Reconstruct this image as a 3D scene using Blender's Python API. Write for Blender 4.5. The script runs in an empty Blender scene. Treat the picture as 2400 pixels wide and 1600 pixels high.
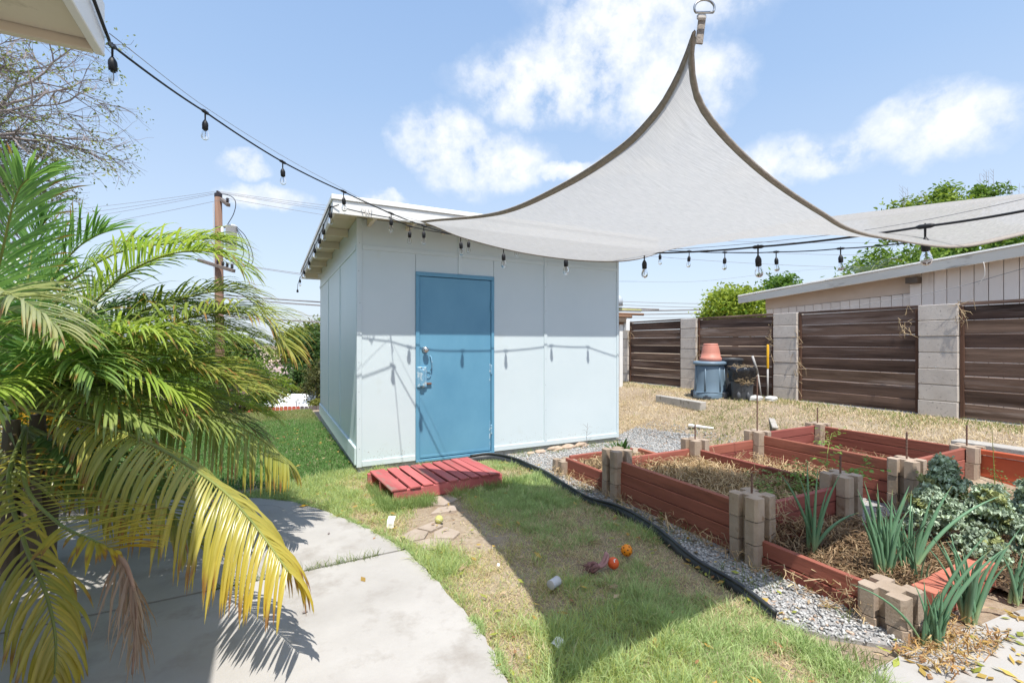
import bpy, math, random
import numpy as np
from mathutils import Vector, Matrix, Quaternion

R = math.radians
rng = random.Random(11)
nr = np.random.default_rng(11)
scene = bpy.context.scene
col = scene.collection

# ------------------------------------------------------------------ camera
cam_d = bpy.data.cameras.new('camera')
cam = bpy.data.objects.new('camera', cam_d)
col.objects.link(cam)
cam.location = (0, 0, 1.355)
cam.rotation_euler = (R(90), 0, -math.atan2(565, 1105))
cam_d.sensor_width = 36
cam_d.lens = 36 * 1105 / 2400
cam_d.shift_y = 2 / 2400
cam_d.clip_start = 0.05
cam_d.clip_end = 3000
scene.camera = cam

# ------------------------------------------------------------------ sun and sky
SUN_T = Vector((0.112, 0.44, -1.0)).normalized()      # direction the light travels
sun_d = bpy.data.lights.new('sun', 'SUN')
sun_d.energy = 3.5
sun_d.angle = R(0.55)
sun_d.color = (1.0, 0.95, 0.87)
sun = bpy.data.objects.new('sun', sun_d)
col.objects.link(sun)
sun.rotation_euler = SUN_T.to_track_quat('-Z', 'Y').to_euler()
S = -SUN_T
world = bpy.data.worlds.new('World')
scene.world = world
world.use_nodes = True


class NB:
    """small node-tree writer"""
    def __init__(s, tree):
        s.t = tree
        s.n = tree.nodes
        s.l = tree.links

    def new(s, kind, **kw):
        n = s.n.new(kind)
        for k, v in kw.items():
            setattr(n, k, v)
        return n

    def put(s, sock, v):
        if v is None:
            return
        if isinstance(v, bpy.types.NodeSocket):
            s.l.new(v, sock)
        else:
            sock.default_value = v

    def math(s, op, a, b=None, c=None, clamp=False):
        n = s.new('ShaderNodeMath', operation=op, use_clamp=clamp)
        s.put(n.inputs[0], a)
        s.put(n.inputs[1], b)
        s.put(n.inputs[2], c)
        return n.outputs[0]

    def noise(s, vec, scale, detail=4, rough=0.55, dist=0.0):
        n = s.new('ShaderNodeTexNoise')
        s.put(n.inputs['Vector'], vec)
        n.inputs['Scale'].default_value = scale
        n.inputs['Detail'].default_value = detail
        n.inputs['Roughness'].default_value = rough
        n.inputs['Distortion'].default_value = dist
        return n

    def ramp(s, fac, stops, interp='LINEAR'):
        n = s.new('ShaderNodeValToRGB')
        n.color_ramp.interpolation = interp
        e = n.color_ramp.elements
        while len(e) < len(stops):
            e.new(0.5)
        for i, (p, c) in enumerate(stops):
            e[i].position = p
            e[i].color = (c[0], c[1], c[2], 1) if not isinstance(c, (int, float)) else (c, c, c, 1)
        s.put(n.inputs[0], fac)
        return n.outputs[0]

    def mixc(s, fac, a, b, blend='MIX'):
        n = s.new('ShaderNodeMix', data_type='RGBA', blend_type=blend)
        s.put(n.inputs[0], fac)
        for k, v in ((6, a), (7, b)):
            if isinstance(v, (tuple, list)):
                v = (v[0], v[1], v[2], 1)
            s.put(n.inputs[k], v)
        return n.outputs[2]


def build_world():
    b = NB(world.node_tree)
    b.n.clear()
    out = b.new('ShaderNodeOutputWorld')
    bg = b.new('ShaderNodeBackground')
    sky = b.new('ShaderNodeTexSky', sky_type='NISHITA', sun_disc=False)
    sky.sun_elevation = math.asin(S.z)
    sky.sun_rotation = math.atan2(S.x, S.y)
    sky.air_density = 1.0
    sky.dust_density = 1.6
    sky.ozone_density = 1.0
    tc = b.new('ShaderNodeTexCoord')
    sep = b.new('ShaderNodeSeparateXYZ')
    b.l.new(tc.outputs['Generated'], sep.inputs[0])
    x, y, z = sep.outputs
    az = b.math('ARCTAN2', x, y)
    el = b.math('ARCSINE', z)
    # slow wobble so that cloud outlines are ragged
    w1 = b.noise(tc.outputs['Generated'], 4.5, 6, 0.62)
    w2 = b.noise(tc.outputs['Generated'], 15.0, 6, 0.62)
    sx = b.new('ShaderNodeSeparateColor')
    b.l.new(w1.outputs['Color'], sx.inputs[0])
    az = b.math('ADD', az, b.math('MULTIPLY', b.math('SUBTRACT', sx.outputs[0], 0.5), 0.20))
    el = b.math('ADD', el, b.math('MULTIPLY', b.math('SUBTRACT', sx.outputs[1], 0.5), 0.13))
    m = None
    for a, e, ra, re in ((.78, .66, .34, .16), (.56, .50, .24, .085), (.78, .47, .20, .10), (.66, .55, .22, .10),
                         (.33, .41, .13, .07), (.42, .365, .16, .07),
                         (1.03, .315, .14, .055), (1.2, .325, .14, .065), (-.045, .319, .06, .022),
                         (.22, .29, .06, .02), (.0, .27, .09, .03), (.63, .345, .2, .02),
                         # the rest of the sky carries the same scattered cloud
                         (2.2, .5, .3, .1), (2.9, .35, .3, .08), (-1.2, .45, .25, .09), (-2.1, .3, .3, .07),
                         (-2.7, .6, .3, .1), (1.7, .7, .2, .08), (-.6, .8, .2, .08)):
        da = b.math('DIVIDE', b.math('SUBTRACT', az, a), ra)
        de = b.math('DIVIDE', b.math('SUBTRACT', el, e), re)
        d2 = b.math('ADD', b.math('MULTIPLY', da, da), b.math('MULTIPLY', de, de))
        f = b.math('SUBTRACT', 1.0, d2, clamp=True)
        m = f if m is None else b.math('MAXIMUM', m, f)
    m = b.math('MULTIPLY', m, b.math('ADD', b.math('MULTIPLY', w2.outputs['Fac'], 3.6), -1.0))
    mask = b.ramp(m, [(0.0, 0.0), (0.2, 0.16), (0.5, 0.6), (1.0, 1.0)], 'LINEAR')
    # pale coastal haze: the clear blue of the Nishita sky is washed out towards the horizon
    wash = b.ramp(z, [(0.0, (4.4, 4.9, 5.6)), (0.18, (3.7, 4.5, 5.6)), (0.45, (2.45, 3.55, 5.3)), (0.8, (1.5, 2.6, 4.7))])
    skyc = b.mixc(0.72, sky.outputs[0], wash)
    shade = b.ramp(w2.outputs['Fac'], [(0.3, (4.9, 5.15, 5.6)), (0.62, (5.7, 5.8, 5.95))])
    c = b.mixc(b.math('MULTIPLY', mask, 0.86), skyc, shade)
    b.l.new(c, bg.inputs[0])
    bg.inputs[1].default_value = 0.106
    b.l.new(bg.outputs[0], out.inputs[0])


build_world()
scene.view_settings.view_transform = 'Standard'
scene.view_settings.look = 'None'
scene.view_settings.exposure = 0.87
scene.view_settings.gamma = 1.0
scene.view_settings.use_curve_mapping = False
scene.render.engine = 'CYCLES'
scene.cycles.use_denoising = True
scene.cycles.max_bounces = 8
scene.cycles.transparent_max_bounces = 16
scene.cycles.sample_clamp_indirect = 8.0

# ------------------------------------------------------------------ helpers
WO = {}                                              # world origin of every object built


def finish(o, label=None, cat=None, group=None, kind=None):
    if label:
        o['label'] = label
    if cat:
        o['category'] = cat
    if group:
        o['group'] = group
    if kind:
        o['kind'] = kind
    return o


def thing(name, loc, label, cat, group=None):
    o = bpy.data.objects.new(name, None)
    o.empty_display_size = 0.1
    col.objects.link(o)
    o.location = loc
    WO[o] = Vector(loc)
    return finish(o, label, cat, group)


def link(name, me, m, parent=None, loc=(0, 0, 0)):
    """link a mesh whose vertices are relative to loc (world)"""
    o = bpy.data.objects.new(name, me)
    col.objects.link(o)
    if m is not None and not me.materials:
        me.materials.append(m)
    loc = Vector(loc)
    WO[o] = loc
    if parent is not None:
        o.parent = parent
        o.location = loc - WO[parent]
    else:
        o.location = loc
    return o


class MB:
    """collects vertices and faces in world coordinates, then links ONE mesh"""
    def __init__(s):
        s.v = []
        s.f = []

    def add(s, vs, fs):
        k = len(s.v)
        s.v += [tuple(p) for p in vs]
        s.f += [tuple(i + k for i in f) for f in fs]
        return s

    def box(s, c, size, bev=0.0, rot=None, jit=0.0):
        hx, hy, hz = size[0] / 2, size[1] / 2, size[2] / 2
        c = Vector(c)
        if bev <= 0:
            vs = [Vector((sx * hx, sy * hy, sz * hz)) for sx in (-1, 1) for sy in (-1, 1) for sz in (-1, 1)]
            fs = [(0, 1, 3, 2), (4, 6, 7, 5), (0, 4, 5, 1), (2, 3, 7, 6), (0, 2, 6, 4), (1, 5, 7, 3)]
        else:
            bv = min(bev, hx * .9, hy * .9, hz * .9)
            vs = []
            idx = {}
            for sx in (-1, 1):
                for sy in (-1, 1):
                    for sz in (-1, 1):
                        for ax in range(3):
                            p = [sx * (hx - bv), sy * (hy - bv), sz * (hz - bv)]
                            p[ax] = (sx * hx, sy * hy, sz * hz)[ax]
                            idx[(sx, sy, sz, ax)] = len(vs)
                            vs.append(Vector(p))
            fs = []
            for ax in range(3):
                o1, o2 = [(1, 2), (2, 0), (0, 1)][ax]
                for sg in (-1, 1):
                    q = []
                    for a, b_ in ((-1, -1), (1, -1), (1, 1), (-1, 1)):
                        sgn = [0, 0, 0]
                        sgn[ax] = sg
                        sgn[o1] = a
                        sgn[o2] = b_
                        q.append(idx[(sgn[0], sgn[1], sgn[2], ax)])
                    fs.append(tuple(q if sg > 0 else q[::-1]))
            for ax in range(3):                      # edges along ax
                o1, o2 = [(1, 2), (2, 0), (0, 1)][ax]
                for a in (-1, 1):
                    for b_ in (-1, 1):
                        q = []
                        for sg, fa in ((-1, o1), (1, o1), (1, o2), (-1, o2)):
                            sgn = [0, 0, 0]
                            sgn[ax] = sg
                            sgn[o1] = a
                            sgn[o2] = b_
                            q.append(idx[(sgn[0], sgn[1], sgn[2], fa)])
                        fs.append(tuple(q if a * b_ < 0 else q[::-1]))
            for sx in (-1, 1):
                for sy in (-1, 1):
                    for sz in (-1, 1):
                        q = [idx[(sx, sy, sz, a)] for a in range(3)]
                        fs.append(tuple(q if sx * sy * sz > 0 else q[::-1]))
        if jit:
            vs = [v + Vector((rng.uniform(-jit, jit), rng.uniform(-jit, jit), rng.uniform(-jit, jit))) for v in vs]
        if rot is not None:
            vs = [rot @ v for v in vs]
        return s.add([v + c for v in vs], fs)

    def tube(s, pts, rad, n=8, cap=True):
        pts = [Vector(p) for p in pts]
        if not hasattr(rad, '__len__'):
            rad = [rad] * len(pts)
        vs, fs = [], []
        up = Vector((0, 0, 1))
        prev = None
        for i, p in enumerate(pts):
            d = (pts[min(i + 1, len(pts) - 1)] - pts[max(i - 1, 0)])
            if d.length < 1e-9:
                d = Vector((0, 0, 1))
            d.normalize()
            if prev is None:
                a = d.cross(up)
                if a.length < 0.05:
                    a = d.cross(Vector((1, 0, 0)))
            else:
                a = prev - d * prev.dot(d)
            a.normalize()
            prev = a
            b_ = d.cross(a)
            for k in range(n):
                t = 2 * math.pi * k / n
                vs.append(p + (a * math.cos(t) + b_ * math.sin(t)) * rad[i])
        for i in range(len(pts) - 1):
            for k in range(n):
                k2 = (k + 1) % n
                fs.append((i * n + k, i * n + k2, (i + 1) * n + k2, (i + 1) * n + k))
        if cap:
            fs.append(tuple(range(n))[::-1])
            fs.append(tuple((len(pts) - 1) * n + k for k in range(n)))
        return s.add(vs, fs)

    def lathe(s, c, prof, n=16, squash=(1, 1), cap=True):
        c = Vector(c)
        vs, fs = [], []
        for r, z in prof:
            for k in range(n):
                t = 2 * math.pi * k / n
                vs.append(c + Vector((math.cos(t) * r * squash[0], math.sin(t) * r * squash[1], z)))
        for i in range(len(prof) - 1):
            for k in range(n):
                k2 = (k + 1) % n
                fs.append((i * n + k, i * n + k2, (i + 1) * n + k2, (i + 1) * n + k))
        if cap:
            fs.append(tuple(range(n))[::-1])
            fs.append(tuple((len(prof) - 1) * n + k for k in range(n)))
        return s.add(vs, fs)

    def prism(s, poly, z0, z1):
        n = len(poly)
        vs = [(x, y, z0) for x, y in poly] + [(x, y, z1) for x, y in poly]
        fs = [tuple(range(n))[::-1], tuple(range(n, 2 * n))]
        fs += [(i, (i + 1) % n, n + (i + 1) % n, n + i) for i in range(n)]
        return s.add(vs, fs)

    def mesh(s, name, org, smooth=False):
        me = bpy.data.meshes.new(name)
        ox, oy, oz = org
        me.from_pydata([(x - ox, y - oy, z - oz) for x, y, z in s.v], [], s.f)
        if smooth:
            me.polygons.foreach_set('use_smooth', [True] * len(me.polygons))
            me.update()
        return me

    def build(s, name, m, parent=None, smooth=False, org=None):
        if org is None:
            a = np.array(s.v)
            lo, hi = a.min(0), a.max(0)
            org = ((lo[0] + hi[0]) / 2, (lo[1] + hi[1]) / 2, lo[2])
        return link(name, s.mesh(name, org, smooth), m, parent, org)


def npmesh(name, V, quads=None, tris=None, colr=None, smooth=False):
    me = bpy.data.meshes.new(name)
    V = np.asarray(V, dtype=np.float32)
    me.vertices.add(len(V))
    me.vertices.foreach_set('co', V.ravel())
    li, st = [], []
    pos = 0
    for F, k in ((quads, 4), (tris, 3)):
        if F is not None and len(F):
            F = np.asarray(F, dtype=np.int32)
            li.append(F.ravel())
            st.append(pos + np.arange(len(F), dtype=np.int32) * k)
            pos += F.size
    li = np.concatenate(li)
    st = np.concatenate(st)
    me.loops.add(len(li))
    me.loops.foreach_set('vertex_index', li)
    me.polygons.add(len(st))
    me.polygons.foreach_set('loop_start', st)
    if smooth:
        me.polygons.foreach_set('use_smooth', np.ones(len(st), dtype=bool))
    me.update(calc_edges=True)
    if colr is not None:
        at = me.color_attributes.new('Col', 'FLOAT_COLOR', 'POINT')
        c4 = np.ones((len(V), 4), dtype=np.float32)
        c4[:, :3] = colr
        at.data.foreach_set('color', c4.ravel())
    return me


def ss(a, b, x):
    t = np.clip((np.asarray(x, dtype=float) - a) / (b - a), 0, 1)
    return t * t * (3 - 2 * t)


def vnoise(x, y, s=1.0, seed=0):
    """smooth value noise 0..1 on arrays"""
    x = np.asarray(x) * s + 100.3 + seed * 17.7
    y = np.asarray(y) * s + 57.1 + seed * 9.1
    xi, yi = np.floor(x), np.floor(y)
    fx, fy = x - xi, y - yi
    fx, fy = fx * fx * (3 - 2 * fx), fy * fy * (3 - 2 * fy)

    def h(a, b_):
        v = np.sin(a * 127.1 + b_ * 311.7 + seed * 74.7) * 43758.5453
        return v - np.floor(v)
    return (h(xi, yi) * (1 - fx) + h(xi + 1, yi) * fx) * (1 - fy) + (h(xi, yi + 1) * (1 - fx) + h(xi + 1, yi + 1) * fx) * fy


def fbm(x, y, s=1.0, seed=0):
    return (vnoise(x, y, s, seed) * .55 + vnoise(x, y, s * 2.1, seed + 3) * .3 + vnoise(x, y, s * 4.3, seed + 5) * .15)


def inpoly(x, y, poly):
    x, y = np.asarray(x), np.asarray(y)
    r = np.zeros(x.shape, dtype=bool)
    n = len(poly)
    for i in range(n):
        x1, y1 = poly[i]
        x2, y2 = poly[(i + 1) % n]
        c = ((y1 > y) != (y2 > y)) & (x < (x2 - x1) * (y - y1) / (y2 - y1 + 1e-12) + x1)
        r ^= c
    return r


def catmull(pts, n):
    """n samples along a smooth curve through pts"""
    P = np.array(pts, dtype=float)
    P = np.vstack([2 * P[0] - P[1], P, 2 * P[-1] - P[-2]])
    k = len(P) - 3
    out = []
    for t in np.linspace(0, k - 1e-6, n):
        i = int(t)
        f = t - i
        a, b_, c, d = P[i], P[i + 1], P[i + 2], P[i + 3]
        out.append(.5 * ((2 * b_) + (c - a) * f + (2 * a - 5 * b_ + 4 * c - d) * f * f + (3 * b_ - a - 3 * c + d) * f ** 3))
    return np.array(out)


# ------------------------------------------------------------------ materials
def mat(name, c1, c2=None, scale=3.0, rough=0.75, bump=0.0, bscale=40.0, stretch=(1, 1, 1), spec=0.3,
        vary=0.0, lo=0.3, hi=0.7, metal=0.0, c3=None, s3=9.0, t3=(0.58, 0.66), detail=6, bdist=0.01, hue=0.0):
    m = bpy.data.materials.new(name)
    m.use_nodes = True
    b = NB(m.node_tree)
    p = b.n['Principled BSDF']
    tc = b.new('ShaderNodeTexCoord')
    oi = b.new('ShaderNodeObjectInfo')
    mp = b.new('ShaderNodeMapping')
    mp.inputs['Scale'].default_value = stretch
    b.l.new(tc.outputs['Object'], mp.inputs['Vector'])
    off = b.new('ShaderNodeCombineXYZ')
    rr = b.math('MULTIPLY', oi.outputs['Random'], 61.0)
    for i in range(3):
        b.l.new(rr, off.inputs[i])
    b.l.new(off.outputs[0], mp.inputs['Location'])
    vec = mp.outputs[0]
    c2 = c2 or c1
    n = b.noise(vec, scale, detail, 0.6)
    c = b.ramp(n.outputs['Fac'], [(lo, c1), (hi, c2)])
    if c3 is not None:
        n3 = b.noise(vec, s3, 6, 0.65)
        f3 = b.ramp(n3.outputs['Fac'], [(t3[0], 0.0), (t3[1], 1.0)])
        c = b.mixc(f3, c, c3)
    if vary or hue:
        h = b.new('ShaderNodeHueSaturation')
        b.put(h.inputs['Value'], b.math('ADD', 1 - vary / 2, b.math('MULTIPLY', oi.outputs['Random'], vary)))
        if hue:
            b.put(h.inputs['Hue'], b.math('ADD', .5 - hue / 2, b.math('MULTIPLY', oi.outputs['Random'], hue)))
        b.l.new(c, h.inputs['Color'])
        c = h.outputs[0]
    b.l.new(c, p.inputs['Base Color'])
    p.inputs['Roughness'].default_value = rough
    p.inputs['Specular IOR Level'].default_value = spec
    p.inputs['Metallic'].default_value = metal
    if bump:
        nb = b.noise(vec, bscale, 8, 0.65)
        bp = b.new('ShaderNodeBump')
        bp.inputs['Strength'].default_value = bump
        bp.inputs['Distance'].default_value = bdist
        b.l.new(nb.outputs['Fac'], bp.inputs['Height'])
        b.l.new(bp.outputs[0], p.inputs['Normal'])
    return m


def leafmat(name, trans=0.35, rough=0.5, spec=0.25, tint=(1.25, 1.2, 0.7)):
    """plant material: colour from the mesh, part of the light shines through"""
    m = bpy.data.materials.new(name)
    m.use_nodes = True
    b = NB(m.node_tree)
    p = b.n['Principled BSDF']
    o = b.n['Material Output']
    at = b.new('ShaderNodeAttribute')
    at.attribute_name = 'Col'
    c = at.outputs['Color']
    b.l.new(c, p.inputs['Base Color'])
    p.inputs['Roughness'].default_value = rough
    p.inputs['Specular IOR Level'].default_value = spec
    if trans > 0:
        t = b.new('ShaderNodeBsdfTranslucent')
        b.l.new(b.mixc(1.0, c, tint, 'MULTIPLY'), t.inputs['Color'])
        mx = b.new('ShaderNodeMixShader')
        mx.inputs[0].default_value = trans
        b.l.new(p.outputs[0], mx.inputs[1])
        b.l.new(t.outputs[0], mx.inputs[2])
        b.l.new(mx.outputs[0], o.inputs[0])
    return m


M = {}
M['wall'] = mat('shed_paint', (.575, .665, .70), (.625, .71, .74), 1.2, .55, .12, 14, spec=.35, c3=(.56, .62, .61), s3=3.2, t3=(.62, .85), bdist=.006)
M['wall_shade_tint'] = mat('shed_paint_shade_tint', (.60, .72, .75), (.66, .77, .79), 1.1, .42, .05, 60, (1, 1, .25), spec=.45)  # front wall's paint again, tinted for the look of the shaded side
M['trimw'] = mat('white_trim', (.80, .80, .78), (.86, .86, .84), 3, .5, .04, 60, c3=(.6, .6, .57), s3=7, t3=(.68, .8))
M['blue'] = mat('blue_door_paint', (.105, .285, .43), (.14, .34, .49), 2.4, .42, .05, 60, (1, 1, .6), spec=.4)
M['bluechip'] = mat('chipped_blue', (.17, .36, .51), (.42, .54, .60), 26, .6, .3, 60, lo=.52, hi=.58)
M['cream'] = mat('cream_eave_paint', (.70, .63, .50), (.78, .71, .58), 2.5, .6, .1, 40, c3=(.42, .36, .25), s3=5, t3=(.62, .8))
M['creamdeck'] = mat('cream_roof_deck', (.68, .60, .46), (.74, .66, .52), 2.5, .65, .1, 40, c3=(.40, .34, .22), s3=4, t3=(.55, .8))
M['found'] = mat('grey_foundation', (.30, .34, .36), (.38, .42, .43), 5, .8, .3, 30, c3=(.20, .22, .22), s3=9)
M['chrome'] = mat('steel', (.55, .55, .55), (.65, .65, .65), 5, .25, metal=1.0)
M['rust'] = mat('rusted_steel', (.14, .07, .05), (.24, .13, .09), 30, .85, .4, 80)
M['rebar'] = mat('rusty_rebar', (.13, .075, .06), (.20, .12, .09), 40, .85, .3, 90)
M['palred'] = mat('red_pallet_paint', (.36, .085, .085), (.50, .145, .14), 6, .7, .35, 60, (1, .2, 1), vary=.4, c3=(.24, .17, .14), s3=11, t3=(.58, .70))
M['woodred_y'] = mat('red_stained_plank', (.22, .073, .047), (.36, .125, .086), 7, .75, .5, 26, (1, .10, 1), vary=.35, c3=(.11, .045, .034), s3=5, t3=(.54, .70), hue=.012)
M['woodred_x'] = mat('red_stained_plank_across', (.22, .066, .048), (.36, .12, .09), 7, .75, .5, 26, (.10, 1, 1), vary=.35, c3=(.13, .045, .04), s3=5, t3=(.60, .74), hue=.012)
M['orange'] = mat('orange_red_plank', (.50, .10, .045), (.60, .15, .07), 4, .55, .2, 30, (1, .15, 1), vary=.15)
M['block'] = mat('tan_planter_block', (.32, .245, .18), (.44, .355, .28), 6, .92, .7, 70, vary=.22, c3=(.19, .115, .065), s3=14, t3=(.60, .75), bdist=.006)
M['cmu'] = mat('grey_concrete_block', (.49, .44, .395), (.59, .54, .49), 5, .92, .6, 80, vary=.14, c3=(.30, .27, .25), s3=30, t3=(.58, .7), bdist=.005)
M['mortar'] = mat('mortar', (.33, .30, .27), (.40, .37, .33), 20, .95, .4, 80)
M['kerb'] = mat('concrete_kerb', (.36, .34, .31), (.46, .43, .39), 7, .95, .6, 50, c3=(.24, .22, .19), s3=10)
M['fence_y'] = mat('dark_weathered_board', (.038, .021, .015), (.23, .15, .115), 9, .72, 1.0, 22, (1, .07, 1), vary=1.1, c3=(.34, .27, .24), s3=6, t3=(.56, .72), bdist=.008, hue=.02)
M['fence_z'] = mat('dark_weathered_post', (.07, .034, .022), (.14, .075, .05), 9, .8, .6, 22, (1, 1, .05), vary=.3)
M['concrete'] = mat('patio_concrete', (.35, .335, .315), (.435, .42, .40), 2.2, .85, .5, 60, c3=(.285, .262, .235), s3=3.2, t3=(.52, .72), bdist=.004)
M['soil'] = mat('bed_soil', (.06, .04, .027), (.13, .09, .06), 14, .95, 1.0, 50, c3=(.24, .18, .12), s3=30, bdist=.02)
M['siding'] = mat('pinkish_siding', (.78, .70, .63), (.85, .78, .72), 2.0, .75, .2, 30, (1, 1, .3), c3=(.52, .41, .35), s3=3.5, t3=(.60, .78), vary=.10)
M['sidinglight'] = mat('cream_pink_panel', (.60, .49, .40), (.68, .57, .48), 2, .75, .15, 30)
M['fascia'] = mat('weathered_fascia', (.66, .61, .53), (.76, .72, .64), 5, .8, .3, 40, (1, .2, 1), c3=(.28, .25, .21), s3=6, t3=(.6, .72))
M['darkpost'] = mat('brown_beam_end', (.11, .085, .065), (.17, .13, .1), 8, .85, .4, 30)
M['roofing'] = mat('pale_roofing', (.55, .53, .5), (.65, .63, .6), 4, .9, .3, 60)
M['binblue'] = mat('blue_grey_plastic', (.135, .20, .265), (.165, .235, .30), 2, .42, .03, 50, spec=.4)
M['bingrey'] = mat('dark_grey_plastic', (.055, .06, .068), (.085, .09, .10), 4, .5, .1, 50, spec=.4)
M['bag'] = mat('black_plastic_bag', (.008, .008, .010), (.02, .02, .022), 6, .22, .6, 25, spec=.6)
M['pot'] = mat('terracotta_plastic', (.50, .20, .15), (.57, .25, .19), 3, .5, .05, 40)
M['yellow'] = mat('yellow_plastic', (.70, .38, .02), (.75, .42, .03), 3, .45)
M['greypipe'] = mat('galvanised_pipe', (.35, .34, .33), (.45, .44, .43), 9, .5, .1, 60)
M['edging'] = mat('black_plastic_edging', (.018, .021, .026), (.05, .056, .062), 3, .42, .15, 30, spec=.5)
M['cable'] = mat('black_rubber', (.012, .013, .015), (.02, .02, .022), 4, .5)
M['wire'] = mat('steel_wire', (.22, .22, .23), (.28, .28, .29), 4, .5)
M['lime'] = mat('felt_ball', (.42, .42, .13), (.55, .54, .22), 20, .95, .6, 120)
M['orangeball'] = mat('orange_rubber', (.80, .25, .015), (.86, .30, .02), 4, .4)
M['redball'] = mat('red_orange_rubber', (.72, .10, .03), (.78, .13, .04), 4, .45)
M['black'] = mat('black_rubber_dots', (.02, .008, .004), (.03, .015, .01), 4, .5)
M['white'] = mat('white_plastic', (.74, .74, .73), (.80, .80, .79), 5, .6)
M['paper'] = mat('white_paper', (.76, .76, .74), (.82, .82, .80), 5, .8)
M['can'] = mat('pale_label_can', (.46, .46, .49), (.58, .58, .60), 18, .6)
M['sock'] = mat('brown_knotted_rope', (.16, .075, .07), (.28, .15, .14), 30, .95, .6, 90)
M['pole'] = mat('creosoted_pole', (.15, .085, .06), (.27, .17, .125), 6, .85, .6, 20, (1, 1, .06))
M['arm'] = mat('grey_crossarm', (.12, .10, .09), (.2, .17, .15), 9, .9, .5, 30)
M['transformer'] = mat('pale_grey_steel', (.62, .66, .70), (.70, .73, .76), 2, .45)
M['ceramic'] = mat('brown_insulator', (.03, .025, .03), (.05, .04, .045), 2, .3)
M['bark'] = mat('tree_bark', (.11, .085, .065), (.2, .16, .13), 9, .9, .6, 30, (1, 1, .2))
M['twig'] = mat('grey_twig', (.20, .17, .165), (.32, .28, .27), 9, .9)
M['stone'] = mat('sandstone', (.42, .31, .235), (.55, .43, .34), 8, .9, .6, 30, vary=.25)
M['flag'] = mat('flagstone', (.34, .275, .22), (.42, .35, .29), 8, .92, .5, 40, vary=.12)
M['stucco'] = mat('pink_stucco', (.50, .36, .30), (.56, .42, .36), 3, .9, .2, 30)
M['stucco2'] = mat('mauve_roof', (.36, .27, .27), (.42, .33, .32), 3, .9, .2, 30)
M['glassdark'] = mat('dark_window', (.03, .035, .045), (.05, .055, .065), 2, .15, spec=.6)
M['carwhite'] = mat('white_car_paint', (.72, .73, .74), (.78, .78, .79), 2, .3, spec=.5)
M['carsilver'] = mat('silver_car_paint', (.42, .47, .52), (.48, .52, .56), 2, .3, spec=.5)
M['rubber'] = mat('tyre_rubber', (.02, .02, .02), (.03, .03, .03), 2, .8)
M['pickred'] = mat('red_picket', (.36, .075, .05), (.44, .11, .075), 5, .8, .3, 30, (1, 1, .2), vary=.2)
M['pickdark'] = mat('dark_picket', (.09, .075, .075), (.16, .135, .13), 5, .85, .3, 30, (1, 1, .2), vary=.3)
M['orangeboard'] = mat('orange_tarp', (.55, .19, .06), (.62, .24, .09), 4, .8)
M['brown'] = mat('brown_lumber', (.22, .12, .07), (.32, .19, .12), 8, .85, .4, 30, (.1, 1, 1))
M['ringsteel'] = mat('stainless_ring', (.45, .45, .44), (.55, .55, .54), 4, .3, metal=1.0)
M['hem'] = mat('folded_hem_fabric', (.26, .23, .20), (.37, .33, .29), 60, .9, .4, 220)
M['brick'] = mat('red_concrete_brick', (.42, .13, .09), (.52, .19, .13), 9, .9, .5, 50, vary=.2)
M['rope'] = mat('white_cord', (.55, .53, .50), (.65, .62, .58), 9, .9)
M['drystalk'] = mat('dry_stalk', (.34, .25, .15), (.48, .37, .23), 9, .9)
M['mushroomgrey'] = mat('grey_concrete_lump', (.50, .50, .49), (.60, .60, .58), 8, .9, .4, 40)
M['graveldirt'] = mat('gravel_bed', (.26, .25, .24), (.42, .41, .40), 60, .95, .8, 90)
M['leaf'] = leafmat('leaf', .38, .5, .25)
M['palm'] = leafmat('palm_leaflet', .42, .30, .6, (1.25, 1.2, .8))
M['grass'] = leafmat('grass_blade', .45, .6, .2, (1.15, 1.12, .85))
M['straw'] = leafmat('dry_straw', .2, .7, .15)
M['onion'] = leafmat('onion_leaf', .12, .45, .35)
M['kale'] = leafmat('kale_leaf', .22, .6, .2)
M['stone_col'] = leafmat('gravel_stone', 0.0, .9, .2)
M['rachis'] = mat('yellow_green_rachis', (.15, .19, .05), (.27, .29, .08), 6, .5)
M['deadrachis'] = mat('brown_rachis', (.30, .18, .12), (.42, .28, .20), 9, .8)


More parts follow.
